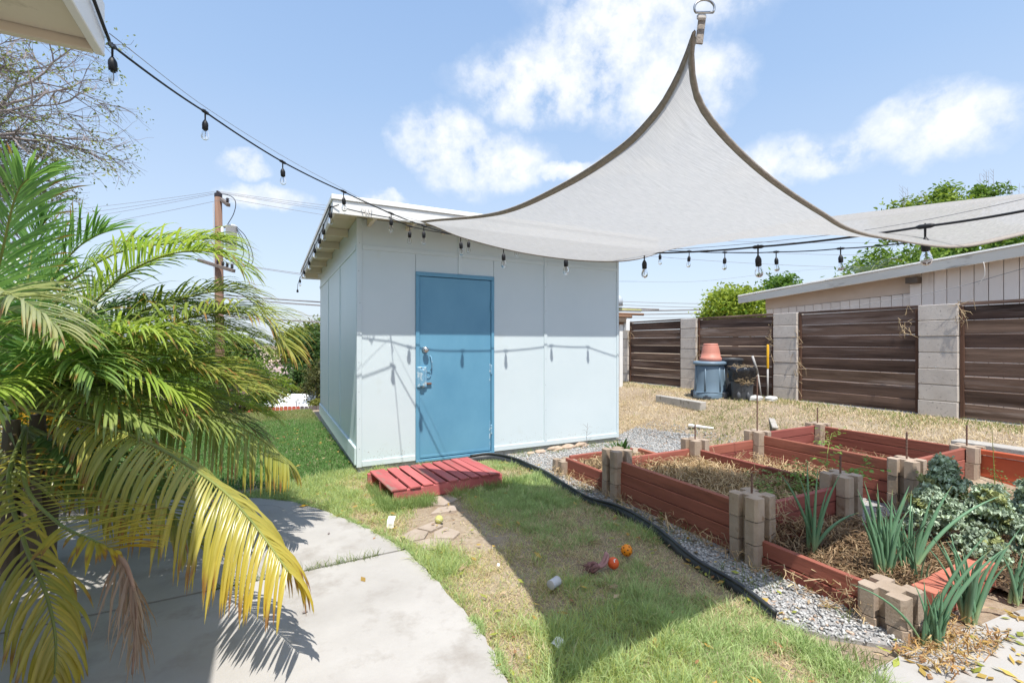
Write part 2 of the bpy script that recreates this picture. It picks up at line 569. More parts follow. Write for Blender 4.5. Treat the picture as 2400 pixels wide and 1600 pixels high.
def make_fabric():
    m = bpy.data.materials.new('knitted_shade_fabric')
    m.use_nodes = True
    b = NB(m.node_tree)
    o = b.n['Material Output']
    b.n.remove(b.n['Principled BSDF'])
    uv = b.new('ShaderNodeTexCoord')
    wv = b.new('ShaderNodeTexWave', wave_type='BANDS', bands_direction='DIAGONAL')
    b.l.new(uv.outputs['UV'], wv.inputs['Vector'])
    wv.inputs['Scale'].default_value = 75
    wv.inputs['Distortion'].default_value = .6
    wv.inputs['Detail'].default_value = 2
    n1 = b.noise(uv.outputs['UV'], 30, 4, .7)
    mp = b.new('ShaderNodeMapping')
    mp.inputs['Scale'].default_value = (6, 60, 1)
    mp.inputs['Rotation'].default_value = (0, 0, .35)
    b.l.new(uv.outputs['UV'], mp.inputs['Vector'])
    n2 = b.noise(mp.outputs[0], 3, 5, .7)
    cc = b.ramp(n2.outputs['Fac'], [(.3, (.42, .417, .412)), (.7, (.60, .595, .588))])
    d = b.new('ShaderNodeBsdfDiffuse')
    t = b.new('ShaderNodeBsdfTranslucent')
    tr = b.new('ShaderNodeBsdfTransparent')
    b.l.new(cc, d.inputs[0])
    b.l.new(cc, t.inputs[0])
    m1 = b.new('ShaderNodeMixShader')
    m1.inputs[0].default_value = .52
    b.l.new(d.outputs[0], m1.inputs[1])
    b.l.new(t.outputs[0], m1.inputs[2])
    holes = b.math('MULTIPLY', b.math('MULTIPLY', wv.outputs['Fac'], n1.outputs['Fac']), .30)
    m2 = b.new('ShaderNodeMixShader')
    b.l.new(holes, m2.inputs[0])
    b.l.new(m1.outputs[0], m2.inputs[1])
    b.l.new(tr.outputs[0], m2.inputs[2])
    b.l.new(m2.outputs[0], o.inputs[0])
    return m


M['fabric'] = make_fabric()


def make_glass():
    m = bpy.data.materials.new('clear_bulb_glass')
    m.use_nodes = True
    p = m.node_tree.nodes['Principled BSDF']
    p.inputs['Base Color'].default_value = (.98, .98, .98, 1)
    p.inputs['Transmission Weight'].default_value = 1.0
    p.inputs['Roughness'].default_value = .02
    p.inputs['IOR'].default_value = 1.12
    return m


M['glass'] = make_glass()


def make_ground():
    """bare earth with drier and redder patches"""
    m = bpy.data.materials.new('earth')
    m.use_nodes = True
    b = NB(m.node_tree)
    p = b.n['Principled BSDF']
    tc = b.new('ShaderNodeTexCoord')
    n1 = b.noise(tc.outputs['Object'], 1.3, 6, .65)
    n2 = b.noise(tc.outputs['Object'], 22, 6, .7)
    c = b.ramp(n1.outputs['Fac'], [(.3, (.29, .225, .165)), (.5, (.36, .29, .215)), (.7, (.43, .365, .285))])
    c = b.mixc(b.ramp(n2.outputs['Fac'], [(.45, 0.), (.65, .6)]), c, (.22, .155, .10))
    b.l.new(c, p.inputs['Base Color'])
    p.inputs['Roughness'].default_value = .95
    p.inputs['Specular IOR Level'].default_value = .1
    bp = b.new('ShaderNodeBump')
    bp.inputs['Strength'].default_value = .7
    bp.inputs['Distance'].default_value = .03
    b.l.new(n2.outputs['Fac'], bp.inputs['Height'])
    b.l.new(bp.outputs[0], p.inputs['Normal'])
    return m


M['earth'] = make_ground()

# ------------------------------------------------------------------ the ground
PATIO_EDGE = [(-6, 6.2), (-3, 5.75), (-1.5, 5.3), (-.6, 4.95), (-.115, 4.63), (.206, 4.32), (.48, 3.81), (.64, 3.45), (.745, 3.14),
              (.818, 2.71), (.85, 2.33), (.868, 2.0), (.84, 1.68), (.80, 1.2), (.75, .3), (.7, -3)]
PATIO = PATIO_EDGE + [(-6, -3)]
EDGING = [(2.02, 5.0), (2.25, 4.90), (2.42, 4.62), (2.44, 4.2), (2.41, 3.82), (2.385, 3.3), (2.44, 2.95), (2.385, 2.45), (2.29, 2.05),
          (2.255, 1.75), (2.19, 1.46)]
RPATIO_EDGE = [(2.0, 1.02), (2.3, 1.04), (2.8, 1.01), (3.4, .94), (4.5, .80), (7.5, .5)]


def hgt(x, y):
    x = np.asarray(x, dtype=float)
    y = np.asarray(y, dtype=float)
    right = .42 * ss(4.5, 7.0, x) * ss(.8, 1.9, y)
    left = -.022 * np.clip(y - 5.2, 0, 6) * (1 - ss(1.2, 3.5, x))
    fall = (-.20 * np.clip(y - 11.3, 0, 30) - .02 * np.clip(y - 41, 0, 100)) * (1 - ss(5.0, 9, x - .25 * np.clip(y - 11, 0, 60)))
    return right + left + fall - .012


def make_terrain():
    gx = np.concatenate([-np.geomspace(900, 8, 14), np.linspace(-7, -2.2, 9), np.linspace(-2, 8.4, 80), np.linspace(9, 24, 16), np.geomspace(27, 900, 14)])
    gy = np.concatenate([-np.geomspace(300, 4, 8), np.linspace(-3, .4, 8), np.linspace(.5, 11, 80), np.linspace(11.3, 45, 40), np.geomspace(50, 1500, 14)])
    X, Y = np.meshgrid(gx, gy)
    Z = hgt(X, Y)
    near = (X > -2) & (X < 8.4) & (Y > .4) & (Y < 11)
    Z = Z + near * (fbm(X, Y, 2.4, 2) - .5) * .022
    V = np.stack([X, Y, Z], -1).reshape(-1, 3)
    nx, ny = len(gx), len(gy)
    i = np.arange(nx * ny).reshape(ny, nx)
    Q = np.stack([i[:-1, :-1], i[:-1, 1:], i[1:, 1:], i[1:, :-1]], -1).reshape(-1, 4)
    me = npmesh('ground', V, Q, smooth=True)
    return finish(link('ground', me, M['earth']), kind='structure')


make_terrain()


def slab(name, poly, z0, z1, parent=None, m=M['concrete']):
    return MB().prism(poly, z0, z1).build(name, m, parent)


# patio: two pours with a grassy joint between them
ce = [tuple(p) for p in catmull(PATIO_EDGE, 90)]
for i in range(len(ce)):
    if -2 < ce[i][0] < 1.2:
        ce[i] = (ce[i][0] + rng.uniform(-.008, .008), ce[i][1] + rng.uniform(-.008, .008))
upper = [p for p in ce if p[1] > 3.055] + [(.775, 3.05), (.3, 3.035), (-.8, 3.02), (-6, 3.0)]
lower = [(-6, 2.985), (-.8, 3.005), (.3, 3.02), (.778, 3.034)] + [p for p in ce if p[1] < 3.03] + [(-6, -3)]
pat = finish(slab('patio', lower[::-1], -.1, .012), kind='structure')
slab('concrete_slab', upper[::-1], -.1, .014, pat)
rp = [tuple(p) for p in catmull(RPATIO_EDGE, 30)] + [(7.5, -3), (2.0, -3)]
rp = [(x + rng.uniform(-.012, .012), y + rng.uniform(-.012, .012)) for x, y in rp]
finish(slab('patio', rp[::-1], -.08, .010), kind='structure')
def crack(pts, w, z):
    P = catmull(pts, 40)
    P = P + nr.normal(0, .004, P.shape)
    T = np.gradient(P, axis=0)
    T /= np.linalg.norm(T, axis=1, keepdims=True)
    Nn_ = np.stack([-T[:, 1], T[:, 0]], -1)
    ww = (w * (.4 + nr.uniform(0, 1, 40)))[:, None]
    L_, R__ = P + Nn_ * ww, P - Nn_ * ww
    V = np.vstack([np.column_stack([L_, np.full(40, z)]), np.column_stack([R__, np.full(40, z)])])
    i_ = np.arange(39)
    Q = np.stack([i_, i_ + 40, i_ + 41, i_ + 1], -1)
    link('crack', npmesh('crack', V, Q), M['soil'], pat, (0, 0, 0))


crack([(-1.5, 1.72), (-.9, 1.83), (-.55, 2.0), (-.35, 2.05)], .0022, .0135)
crack([(-.35, 4.55), (.0, 4.35), (.1, 4.2)], .0012, .0155)
# old joint line and stains on the patio are in the material; a thin crack is cut here
gravelpoly = [tuple(p) for p in catmull(EDGING, 40)] + [(2.28, 1.28), (2.46, 1.10), (2.72, 1.06), (2.72, 4.12), (3.7, 4.15), (4.5, 4.2), (5.2, 4.6), (5.0, 5.6), (4.3, 5.35), (4.25, 5.05), (2.6, 5.05), (2.2, 5.02)]
PATHPOLY = [(3.62, 1.35), (4.62, 1.35), (4.62, 3.3), (3.62, 3.3)]

# ------------------------------------------------------------------ scattered ground cover


def blades(P, h, w, lean, C, tipC=None, curl=.35):
    """P (N,3) roots; h, w, lean (N); C (N,3)"""
    N = len(P)
    a = nr.uniform(0, 2 * math.pi, N)
    la = nr.uniform(0, 2 * math.pi, N)
    side = np.stack([np.cos(a), np.sin(a), np.zeros(N)], -1) * (w / 2)[:, None]
    ld = np.stack([np.cos(la), np.sin(la), np.zeros(N)], -1)
    up = np.array([0, 0, 1.])
    mid = P + up * (h * .55 * np.cos(lean))[:, None] + ld * (h * .55 * np.sin(lean))[:, None]
    l2 = lean + curl
    tip = mid + up * (h * .45 * np.cos(l2))[:, None] + ld * (h * .45 * np.sin(l2))[:, None]
    V = np.stack([P - side, P + side, mid - side * .75, mid + side * .75, tip], 1).reshape(-1, 3)
    k = np.arange(N)[:, None] * 5
    Q = k + np.array([[0, 1, 3, 2]])
    T = k + np.array([[2, 3, 4]])
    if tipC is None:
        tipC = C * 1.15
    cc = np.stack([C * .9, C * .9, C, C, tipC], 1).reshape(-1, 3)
    return V, Q, T, cc


def grow(name, label, cat, parts, m, kind='stuff'):
    Vs, Qs, Ts, Cs = [], [], [], []
    o = 0
    for V, Q, T, C in parts:
        Vs.append(V)
        Qs.append(Q + o)
        Ts.append(T + o)
        Cs.append(C)
        o += len(V)
    me = npmesh(name, np.vstack(Vs), np.vstack(Qs), np.vstack(Ts), np.vstack(Cs))
    return finish(link(name, me, m), label, cat, kind=kind)


def pick(N, x0, x1, y0, y1):
    return nr.uniform(x0, x1, N), nr.uniform(y0, y1, N)


EDGE_D = catmull(EDGING, 60)


def edge_x(y):
    return np.interp(y, EDGE_D[::-1, 1], EDGE_D[::-1, 0])


PED = catmull(PATIO_EDGE, 120)


def blob(x, y, cx, cy, rx, ry):
    return np.exp(-(((x - cx) / rx) ** 2 + ((y - cy) / ry) ** 2))


def rgb(*c):
    return np.array(c, dtype=float)


GREEN_A, GREEN_B = rgb(.33, .46, .19), rgb(.53, .63, .32)
DRY_A, DRY_B = rgb(.56, .46, .29), rgb(.74, .64, .44)


def make_lawn():
    # the patchy lawn between patio and edging
    N = 430000
    x, y = pick(N, -1.0, 2.5, .95, 5.5)
    dpat = inpoly(x, y, [(a - .0, b) for a, b in ce] + [(-6, -3)])
    ok = ~dpat
    ok &= x < np.where(y > 4.95, 2.1, edge_x(y) - .012)
    ok &= ~((x > .79) & (y > 5.06))
    ok &= ~((x > .82) & (x < 1.93) & (y > 4.02) & (y < 4.66) & ((y > 4.1)))       # under the pallet
    x, y = x[ok], y[ok]
    bare = np.clip(1.25 * blob(x, y, 1.20, 3.62, .30, .52) + 1.0 * blob(x, y, .93, 3.22, .26, .2) + .8 * blob(x, y, 1.3, 2.95, .25, .15)
                   + .7 * blob(x, y, .28, 4.33, .3, .10), 0, 1)
    n = fbm(x, y, 3.2, 1)
    n2 = fbm(x, y, 1.5, 8)
    lush = np.clip(.43 + (n - .5) * 3.2 + (n2 - .5) * 1.8 + .85 * ss(1.0, .3, x) + .32 * ss(1.5, 1.0, x) * ss(3.0, 2.4, y) + .85 * blob(x, y, 1.75, 1.35, .6, .38)
                   + .25 * blob(x, y, 1.9, 3.9, .5, .6), 0, 1)
    dens = np.clip(.52 + .7 * lush, 0, 1) * (1 - .97 * bare)
    turfzone = (y > 5.28 + .45 * (x - .75)) & (x < .8)
    dens = np.where(turfzone, 0, dens)
    k = nr.uniform(0, 1, len(x)) < dens
    x, y, lush = x[k], y[k], lush[k]
    N = len(x)
    dry = nr.uniform(0, 1, N) > (.18 + .78 * lush)
    t = nr.uniform(0, 1, N)[:, None]
    C = np.where(dry[:, None], DRY_A * (1 - t) + DRY_B * t, GREEN_A * (1 - t) + GREEN_B * t)
    C = C * nr.uniform(.75, 1.25, N)[:, None]
    yel = (nr.uniform(0, 1, N) < .34 * (1 - ss(1.55, 1.7, x)))[:, None]
    C = np.where(yel, C * .4 + rgb(.52, .54, .16) * .6, C)
    h = nr.uniform(.022, .055, N) * (.65 + .7 * lush)
    h = h * (.75 + 1.1 * ss(.5, .75, fbm(x, y, 9, 41)))
    h = np.where(nr.uniform(0, 1, N) < .03, h * 1.7, h)
    w = nr.uniform(.0022, .0048, N)
    lean = nr.uniform(.1, 1.25, N) + np.where(dry, .35, 0)
    P = np.stack([x, y, hgt(x, y) + .008], -1)
    # a ragged fringe hangs over the concrete
    ed = np.array([p for p in ce if .25 < p[1] < 5.0 and p[0] > -1.0])
    ii = nr.integers(0, len(ed) - 1, 9000)
    ff = nr.uniform(0, 1, 9000)[:, None]
    E2 = ed[ii] * (1 - ff) + ed[ii + 1] * ff + nr.normal(.008, .014, (9000, 2))
    kk = fbm(E2[:, 0], E2[:, 1], 7, 15) > .44
    E2 = E2[kk]
    m2 = len(E2)
    P = np.vstack([P, np.column_stack([E2, np.full(m2, .002)])])
    h = np.concatenate([h, nr.uniform(.02, .05, m2)])
    w = np.concatenate([w, nr.uniform(.0022, .0045, m2)])
    lean = np.concatenate([lean, nr.uniform(.2, 1.3, m2)])
    t2 = nr.uniform(0, 1, m2)[:, None]
    C = np.vstack([C, GREEN_A * (1 - t2) + GREEN_B * t2])
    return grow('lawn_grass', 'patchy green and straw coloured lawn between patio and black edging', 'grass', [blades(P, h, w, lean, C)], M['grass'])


make_lawn()


def make_turf():
    N = 125000
    x, y = pick(N, -2.6, .8, 5.0, 11.6)
    k = (y > 5.28 + .45 * (x - .75) + (fbm(x, y, 6, 3) - .5) * .08) & (nr.uniform(0, 1, N) < np.clip(1.35 - .07 * y, .3, 1))
    k &= ~inpoly(x, y, ce + [(-6, -3)])
    x, y = x[k], y[k]
    N = len(x)
    t = nr.uniform(0, 1, N)[:, None]
    far = ss(8.6, 10.0, y + (fbm(x, y, 1.2, 6) - .5) * 2)[:, None]
    C = (rgb(.10, .225, .06) * (1 - t) + rgb(.20, .345, .12) * t) * (1 - far) + (rgb(.15, .25, .07) * (1 - t) + rgb(.36, .34, .16) * t) * far
    P = np.stack([x, y, hgt(x, y) + .008], -1)
    return grow('dense_turf', 'dense dark green turf running beside the shed', 'grass',
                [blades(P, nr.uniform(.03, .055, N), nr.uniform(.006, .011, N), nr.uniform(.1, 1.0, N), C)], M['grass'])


make_turf()


def make_dry():
    # sparse straw coloured growth right of the shed up to the fence
    N = 230000
    x, y = pick(N, 3.6, 7.5, 1.2, 10.5)
    gp = inpoly(x, y, gravelpoly) | inpoly(x, y, PATHPOLY)
    bed = ((x > 2.6) & (x < 5.78) & (y < 3.36))
    shed = (x < 4.4) & (y > 5.1)
    n = fbm(x, y, 2.0, 12)
    n2 = fbm(x, y, .8, 21)
    k = ~gp & ~bed & ~shed & (nr.uniform(0, 1, N) < np.clip(.18 + 1.2 * (n - .25), .1, 1))
    x, y, n, n2 = x[k], y[k], n[k], n2[k]
    N = len(x)
    t = nr.uniform(0, 1, N)[:, None]
    gfrac = np.clip(.16 + (n2 - .5) * 1.4, .02, .8)
    gr = (nr.uniform(0, 1, N) < gfrac)[:, None]
    C = np.where(gr, rgb(.14, .20, .05) * (1 - t) + rgb(.24, .28, .09) * t, rgb(.58, .47, .30) * (1 - t) + rgb(.74, .63, .44) * t)
    P = np.stack([x, y, hgt(x, y) + .004], -1)
    h = nr.uniform(.02, .07, N) * np.where(gr[:, 0], 1.1, .8)
    return grow('dry_grass', 'sparse straw coloured dry grass on the strip before the plank fence', 'grass',
                [blades(P, h, nr.uniform(.004, .009, N), nr.uniform(.2, 1.45, N), C)], M['straw'])


make_dry()


def stones(name, label, x, y, z, size, C):
    """angular gravel: jittered octahedra with cut corners"""
    N = len(x)
    base = np.array([[1, 0, 0], [0, 1, 0], [-1, 0, 0], [0, -1, 0], [.2, .1, 1], [-.1, .1, -1], [.7, .7, .45], [-.7, -.65, .5]])
    T = np.array([[0, 6, 4], [0, 1, 6], [6, 1, 4], [1, 2, 4], [2, 7, 4], [2, 3, 7], [7, 3, 4], [3, 0, 4],
                  [1, 0, 5], [2, 1, 5], [3, 2, 5], [0, 3, 5]])
    V = base[None] * (1 + nr.uniform(-.35, .35, (N, 8, 3))) * size[:, None, None] * np.array([1, .8, .55])
    a = nr.uniform(0, 2 * math.pi, N)
    b_ = nr.uniform(-.6, .6, N)
    ca, sa, cb, sb = np.cos(a), np.sin(a), np.cos(b_), np.sin(b_)
    X = V[..., 0] * cb[:, None] + V[..., 2] * sb[:, None]
    Z = -V[..., 0] * sb[:, None] + V[..., 2] * cb[:, None]
    V = np.stack([X * ca[:, None] - V[..., 1] * sa[:, None], X * sa[:, None] + V[..., 1] * ca[:, None], Z], -1)
    V += np.stack([x, y, z], -1)[:, None, :]
    F = (np.arange(N)[:, None, None] * 8 + T[None]).reshape(-1, 3)
    me = npmesh(name, V.reshape(-1, 3), None, F, np.repeat(C, 8, 0))
    return finish(link(name, me, M['stone_col']), label, 'gravel', kind='stuff')


def make_gravel():
    N = 105000
    x, y = pick(N, 1.95, 5.4, 1.0, 5.7)
    k = inpoly(x, y, gravelpoly) & (x > np.where(y < 4.95, edge_x(y) + .02, 2.2))
    k |= inpoly(x, y, PATHPOLY)
    k |= (x > 4.3) & (x < 6.2) & (y > 3.5) & (y < 5.6) & (nr.uniform(0, 1, N) < .10)
    k &= ~((x > 2.62) & (x < 3.75) & (y < 3.35) & (y > 1.16)) & ~((x > 2.66) & (x < 3.7) & (y > 3.2) & (y < 4.15))
    x, y = x[k], y[k]
    N = len(x)
    t = nr.uniform(0, 1, N)[:, None]
    C = rgb(.27, .28, .285) * (1 - t) + rgb(.56, .555, .54) * t
    brown = (nr.uniform(0, 1, N) < .10)[:, None]
    C = np.where(brown, C * rgb(1.05, .82, .66), C)
    z = hgt(x, y) + nr.uniform(.004, .026, N)
    stones('gravel', 'pale grey crushed gravel between the black edging and the raised beds', x, y, z, nr.uniform(.006, .0150, N), C)


make_gravel()
gb = [(x, y) for x, y in gravelpoly]
finish(slab('gravel_base', gb, -.03, .004, None, M['graveldirt']), kind='structure')
finish(slab('path', PATHPOLY, -.05, .016, None, M['graveldirt']), kind='structure')


def make_litter():
    # dead leaves and stalks lying about
    parts = []
    N = 420
    x, y = pick(N, -.4, 2.6, 1.0, 5.0)
    keep = (~inpoly(x, y, ce + [(-6, -3)])) | (nr.uniform(0, 1, N) < .05)
    x, y = x[keep], y[keep]
    x2, y2 = pick(120, 2.3, 3.3, .72, 1.12)
    x3, y3 = pick(130, .0, .8, 5.5, 8.5)
    x4, y4 = pick(110, 2.2, 2.7, 1.3, 4.8)
    x = np.concatenate([x, x2, x3, x4])
    y = np.concatenate([y, y2, y3, y4])
    N = len(x)
    L = nr.uniform(.012, .035, N)
    W = L * nr.uniform(.25, .5, N)
    a = nr.uniform(0, 2 * math.pi, N)
    d = np.stack([np.cos(a), np.sin(a), nr.uniform(-.3, .3, N)], -1)
    s = np.stack([-np.sin(a), np.cos(a), nr.uniform(-.5, .5, N)], -1)
    c = np.stack([x, y, hgt(x, y) + .03], -1)
    V = np.stack([c - d * L[:, None], c + s * W[:, None], c + d * L[:, None], c - s * W[:, None]], 1).reshape(-1, 3)
    Q = np.arange(N)[:, None] * 4 + np.array([[0, 1, 2, 3]])
    pal = np.array([[.42, .28, .08], [.5, .36, .10], [.33, .18, .09], [.45, .34, .22], [.30, .33, .07]])
    C = pal[nr.integers(0, 5, N)] * nr.uniform(.7, 1.2, N)[:, None]
    me = npmesh('fallen_leaves', V, Q, None, np.repeat(C, 4, 0))
    finish(link('fallen_leaves', me, M['straw']), 'small dry fallen leaves scattered over lawn and gravel', 'leaves', kind='stuff')


make_litter()

# ------------------------------------------------------------------ the shed
SX0, SX1, SY0, SY1 = .801, 4.266, 5.127, 9.25
ROOF_Z = 2.55


def make_shed():
    t = thing('garden_shed', (SX0, SY0, 0), 'pale blue grey flat roofed garden shed with a blue door', 'shed')
    T = .02

    def bx(name, x0, x1, y0, y1, z0, z1, m, parent=t, bev=.002):
        return MB().box(((x0 + x1) / 2, (y0 + y1) / 2, (z0 + z1) / 2), (x1 - x0, y1 - y0, z1 - z0), bev).build(name, m, parent)
    bx('foundation', SX0 + .012, SX1 - .012, SY0 + .012, SY1 - .012, -.35, .052, M['found'], bev=.01)
    zt = 2.655
    W = M['wall']
    # front sheets
    for x0, x1, z0, z1 in ((SX0 + .05, 1.423, .055, 2.352), (SX0 + .05, 1.943, 2.356, zt), (1.945, 3.095, 2.356, zt), (3.097, SX1 - .03, 2.356, zt),
                           (1.427, 1.943, 2.139, 2.352), (1.945, 2.372, 2.139, 2.352), (2.376, 3.095, .055, 2.352), (3.097, SX1 - .03, .055, 2.352)):
        bx('wall_panel', x0, x1, SY0, SY0 + T, z0, z1, W, bev=.001)
    # front battens, each a strip of its own
    bx('batten', SX0 + .052, 1.92, SY0 - .011, SY0 + .004, 2.33, 2.376, W)
    bx('batten', 1.968, 3.072, SY0 - .011, SY0 + .004, 2.33, 2.376, W)
    bx('batten', 3.12, SX1 - .032, SY0 - .011, SY0 + .004, 2.33, 2.376, W)
    bx('batten', 1.922, 1.966, SY0 - .012, SY0 + .004, 2.141, zt, W)
    bx('batten', 3.074, 3.118, SY0 - .012, SY0 + .004, .112, zt, W)
    bx('corner_trim', SX0 - .004, SX0 + .048, SY0 - .012, SY0 + .03, .048, zt, W)
    bx('corner_trim', SX1 - .03, SX1 + .004, SY0 - .012, SY0 + .03, .048, zt, W)
    bx('skirting', SX0 + .05, 1.42, SY0 - .014, SY0 + .004, .052, .108, W)
    bx('skirting', 2.378, SX1 - .032, SY0 - .014, SY0 + .004, .052, .108, W)
    nail = MB().lathe((0, 0, 0), [(.0045, 0), (.004, .0015), (.001, .002)], 8)
    nail.v = [(x, -z, y) for x, y, z in nail.v]
    nme = nail.mesh('nail', (0, 0, 0))
    for xx in (SX0 + .022, 3.096, SX1 - .013):
        for zz in np.arange(.22, 2.6, .31):
            link('nail', nme, M['found'] if rng.random() < .4 else W, t, (xx + rng.uniform(-.006, .006), SY0 - .0122, zz + rng.uniform(-.03, .03)))
    # left side sheets
    WS = M['wall_shade_tint']
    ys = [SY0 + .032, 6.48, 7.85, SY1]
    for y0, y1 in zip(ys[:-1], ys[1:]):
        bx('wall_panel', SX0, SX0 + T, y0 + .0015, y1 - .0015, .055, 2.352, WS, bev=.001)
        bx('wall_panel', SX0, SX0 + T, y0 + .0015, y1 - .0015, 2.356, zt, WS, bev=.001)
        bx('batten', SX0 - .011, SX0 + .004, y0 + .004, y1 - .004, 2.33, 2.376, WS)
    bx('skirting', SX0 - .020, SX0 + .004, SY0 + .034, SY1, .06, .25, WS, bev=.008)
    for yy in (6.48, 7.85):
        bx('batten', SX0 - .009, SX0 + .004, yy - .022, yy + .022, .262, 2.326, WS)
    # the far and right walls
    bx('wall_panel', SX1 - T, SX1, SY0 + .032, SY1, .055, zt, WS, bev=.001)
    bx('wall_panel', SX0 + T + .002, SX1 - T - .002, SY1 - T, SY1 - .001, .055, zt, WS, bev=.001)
    # roof
    rx0, rx1, ry0, ry1 = .51, 4.52, 4.632, 9.72
    rf = bx('roof', rx0 + .026, rx1 - .026, ry0 + .026, ry1 - .026, 2.662, 2.70, M['creamdeck'])
    bx('fascia', rx0, rx1, ry0, ry0 + .024, ROOF_Z, 2.672, M['trimw'], rf)
    bx('fascia', rx0, rx0 + .024, ry0 + .026, ry1, ROOF_Z, 2.672, M['trimw'], rf)
    bx('fascia', rx1 - .024, rx1, ry0 + .026, ry1, ROOF_Z, 2.672, M['trimw'], rf)
    bx('fascia', rx0 + .026, rx1 - .026, ry1 - .024, ry1, ROOF_Z, 2.672, M['trimw'], rf)
    bx('roof_edging', rx0 - .014, rx1 + .014, ry0 - .014, ry1 + .014, 2.676, 2.722, M['trimw'], rf, .004)
    # rafter tails under the front eave, lookouts under the left eave
    for xx in (.92, 1.33, 1.74, 2.15, 2.56, 2.97, 3.38, 3.79, 4.2):
        bx('rafter', xx - .019, xx + .019, ry0 + .027, SY0 - .003, 2.574, 2.66, M['cream'], rf)
    for yy in (5.75, 6.55, 7.35, 8.15, 8.95):
        bx('rafter', rx0 + .027, SX0 - .003, yy - .019, yy + .019, 2.574, 2.66, M['cream'], rf)
    bx('soffit_board', rx0 + .027, SX0 + .22, ry0 + .028, ry0 + .075, 2.60, 2.66, M['cream'], rf)
    bx('soffit_board', rx0 + .027, SX0 - .003, ry1 - .06, ry1 - .03, 2.575, 2.66, M['cream'], rf)
    # door
    bx('door_frame', 1.424, 1.466, SY0 - .018, SY0 + .03, .06, 2.090, M['blue'])
    bx('door_frame', 2.338, 2.375, SY0 - .018, SY0 + .03, .06, 2.090, M['blue'])
    bx('door_frame', 1.424, 2.375, SY0 - .018, SY0 + .03, 2.092, 2.136, M['blue'])
    bx('door_sill', 1.424, 2.375, SY0 - .022, SY0 + .03, .03, .058, M['blue'])
    d = bx('door', 1.470, 2.334, SY0 - .006, SY0 + .028, .066, 2.086, M['blue'], bev=.003)
    ks = MB().lathe((0, 0, 0), [(.034, 0), (.034, .006), (.016, .010), (.016, .028), (.030, .034), (.034, .048), (.027, .062), (.012, .066)], 16)
    ks.v = [(1.526 + x, SY0 - .007 - z, 1.272 + y) for x, y, z in ks.v]
    ks.build('knob', M['chrome'], d, True)
    h = MB().tube([(1.585, SY0 - .008, 1.205), (1.592, SY0 - .036, 1.19), (1.600, SY0 - .042, 1.13), (1.598, SY0 - .034, 1.065), (1.596, SY0 - .008, 1.05)], .006, 8)
    h.build('pull_handle', M['bluechip'], d, True)
    bx('lock_plate', 1.432, 1.545, SY0 - .034, SY0 - .0065, .855, 1.085, M['bluechip'], d, .008)
    bx('lock_cover', 1.462, 1.512, SY0 - .052, SY0 - .035, .87, 1.06, M['bluechip'], d, .006)
    bx('latch_bolt', 1.515, 1.60, SY0 - .030, SY0 - .0065, .885, .905, M['rust'], d, .004)
    ring = MB()
    ring.tube([(1.56 + .033 * math.cos(a), SY0 - .016, 1.0 + .036 * math.sin(a)) for a in np.linspace(0, 2 * math.pi, 20)], .0035, 6)
    ring.build('ring_pull', M['bluechip'], d, True)
    for zz in (.895, 1.07, .975, .87):
        MB().lathe((1.441 + rng.uniform(0, .05), SY0 - .036, zz), [(.006, -.006), (.007, 0), (.006, .006)], 8).build('bolt', M['rust'], d)
    for zz in (1.78, 1.03, .32):
        bx('hinge', 2.327, 2.347, SY0 - .026, SY0 - .0065, zz - .055, zz + .055, M['bluechip'] if zz < 1.5 else M['blue'], d, .005)
    for zz, hh in ((1.05, .05), (.92, .02), (.36, .06), (.24, .03), (.14, .04)):
        bx('rust_patch', 2.312, 2.330, SY0 - .0085, SY0 - .006, zz - hh, zz + hh, M['bluechip'], d, .001)
    # worn strip along the foot of the door
    bx('kick_strip', 1.475, 2.325, SY0 - .010, SY0 - .0062, .07, .098, M['bluechip'] if False else M['blue'], d, .002)
    return t


make_shed()


def make_splash():
    sp = thing('dirt_splash', (2.5, SY0, .1), 'faint brown soil splash along the foot of the shed front', 'dirt')
    mb = MB()
    for k in range(260):
        x = rng.choice((rng.uniform(.86, 1.41), rng.uniform(2.4, 4.2), rng.uniform(2.4, 4.2)))
        z = .112 + abs(rng.gauss(0, .05))
        r_ = rng.uniform(.0012, .0042)
        yy = SY0 - .0012
        mb.add([(x - r_, yy, z), (x, yy, z - r_ * 1.4), (x + r_, yy, z), (x, yy, z + r_)], [(0, 1, 2, 3)])
    mb.build('speck', M['kerb'], sp)


make_splash()


# small hooks and cord left on the fascia
def make_fascia_cord():
    t = thing('tied_cord', (1.02, 4.60, 2.5), 'white cord loop hanging from the front fascia under the sail corner', 'cord')
    MB().tube(catmull([(1.02, 4.612, 2.60), (1.03, 4.60, 2.52), (1.045, 4.60, 2.47), (1.03, 4.60, 2.44), (1.035, 4.602, 2.40)], 14), .004, 5).build('cord', M['rope'], t, True)
    t2 = thing('cord_hook', (.80, 4.61, 2.6), 'small wire hook with short cords on the white fascia', 'hook')
    MB().tube(catmull([(.76, 4.622, 2.63), (.78, 4.60, 2.60), (.81, 4.60, 2.56), (.84, 4.60, 2.60), (.86, 4.622, 2.635)], 14), .004, 5).build('cord', M['rope'], t2, True)
    MB().tube(catmull([(.80, 4.622, 2.64), (.80, 4.60, 2.60), (.815, 4.60, 2.53), (.83, 4.60, 2.6), (.825, 4.622, 2.64)], 14), .003, 5).build('hook', M['rope'], t2, True)


make_fascia_cord()


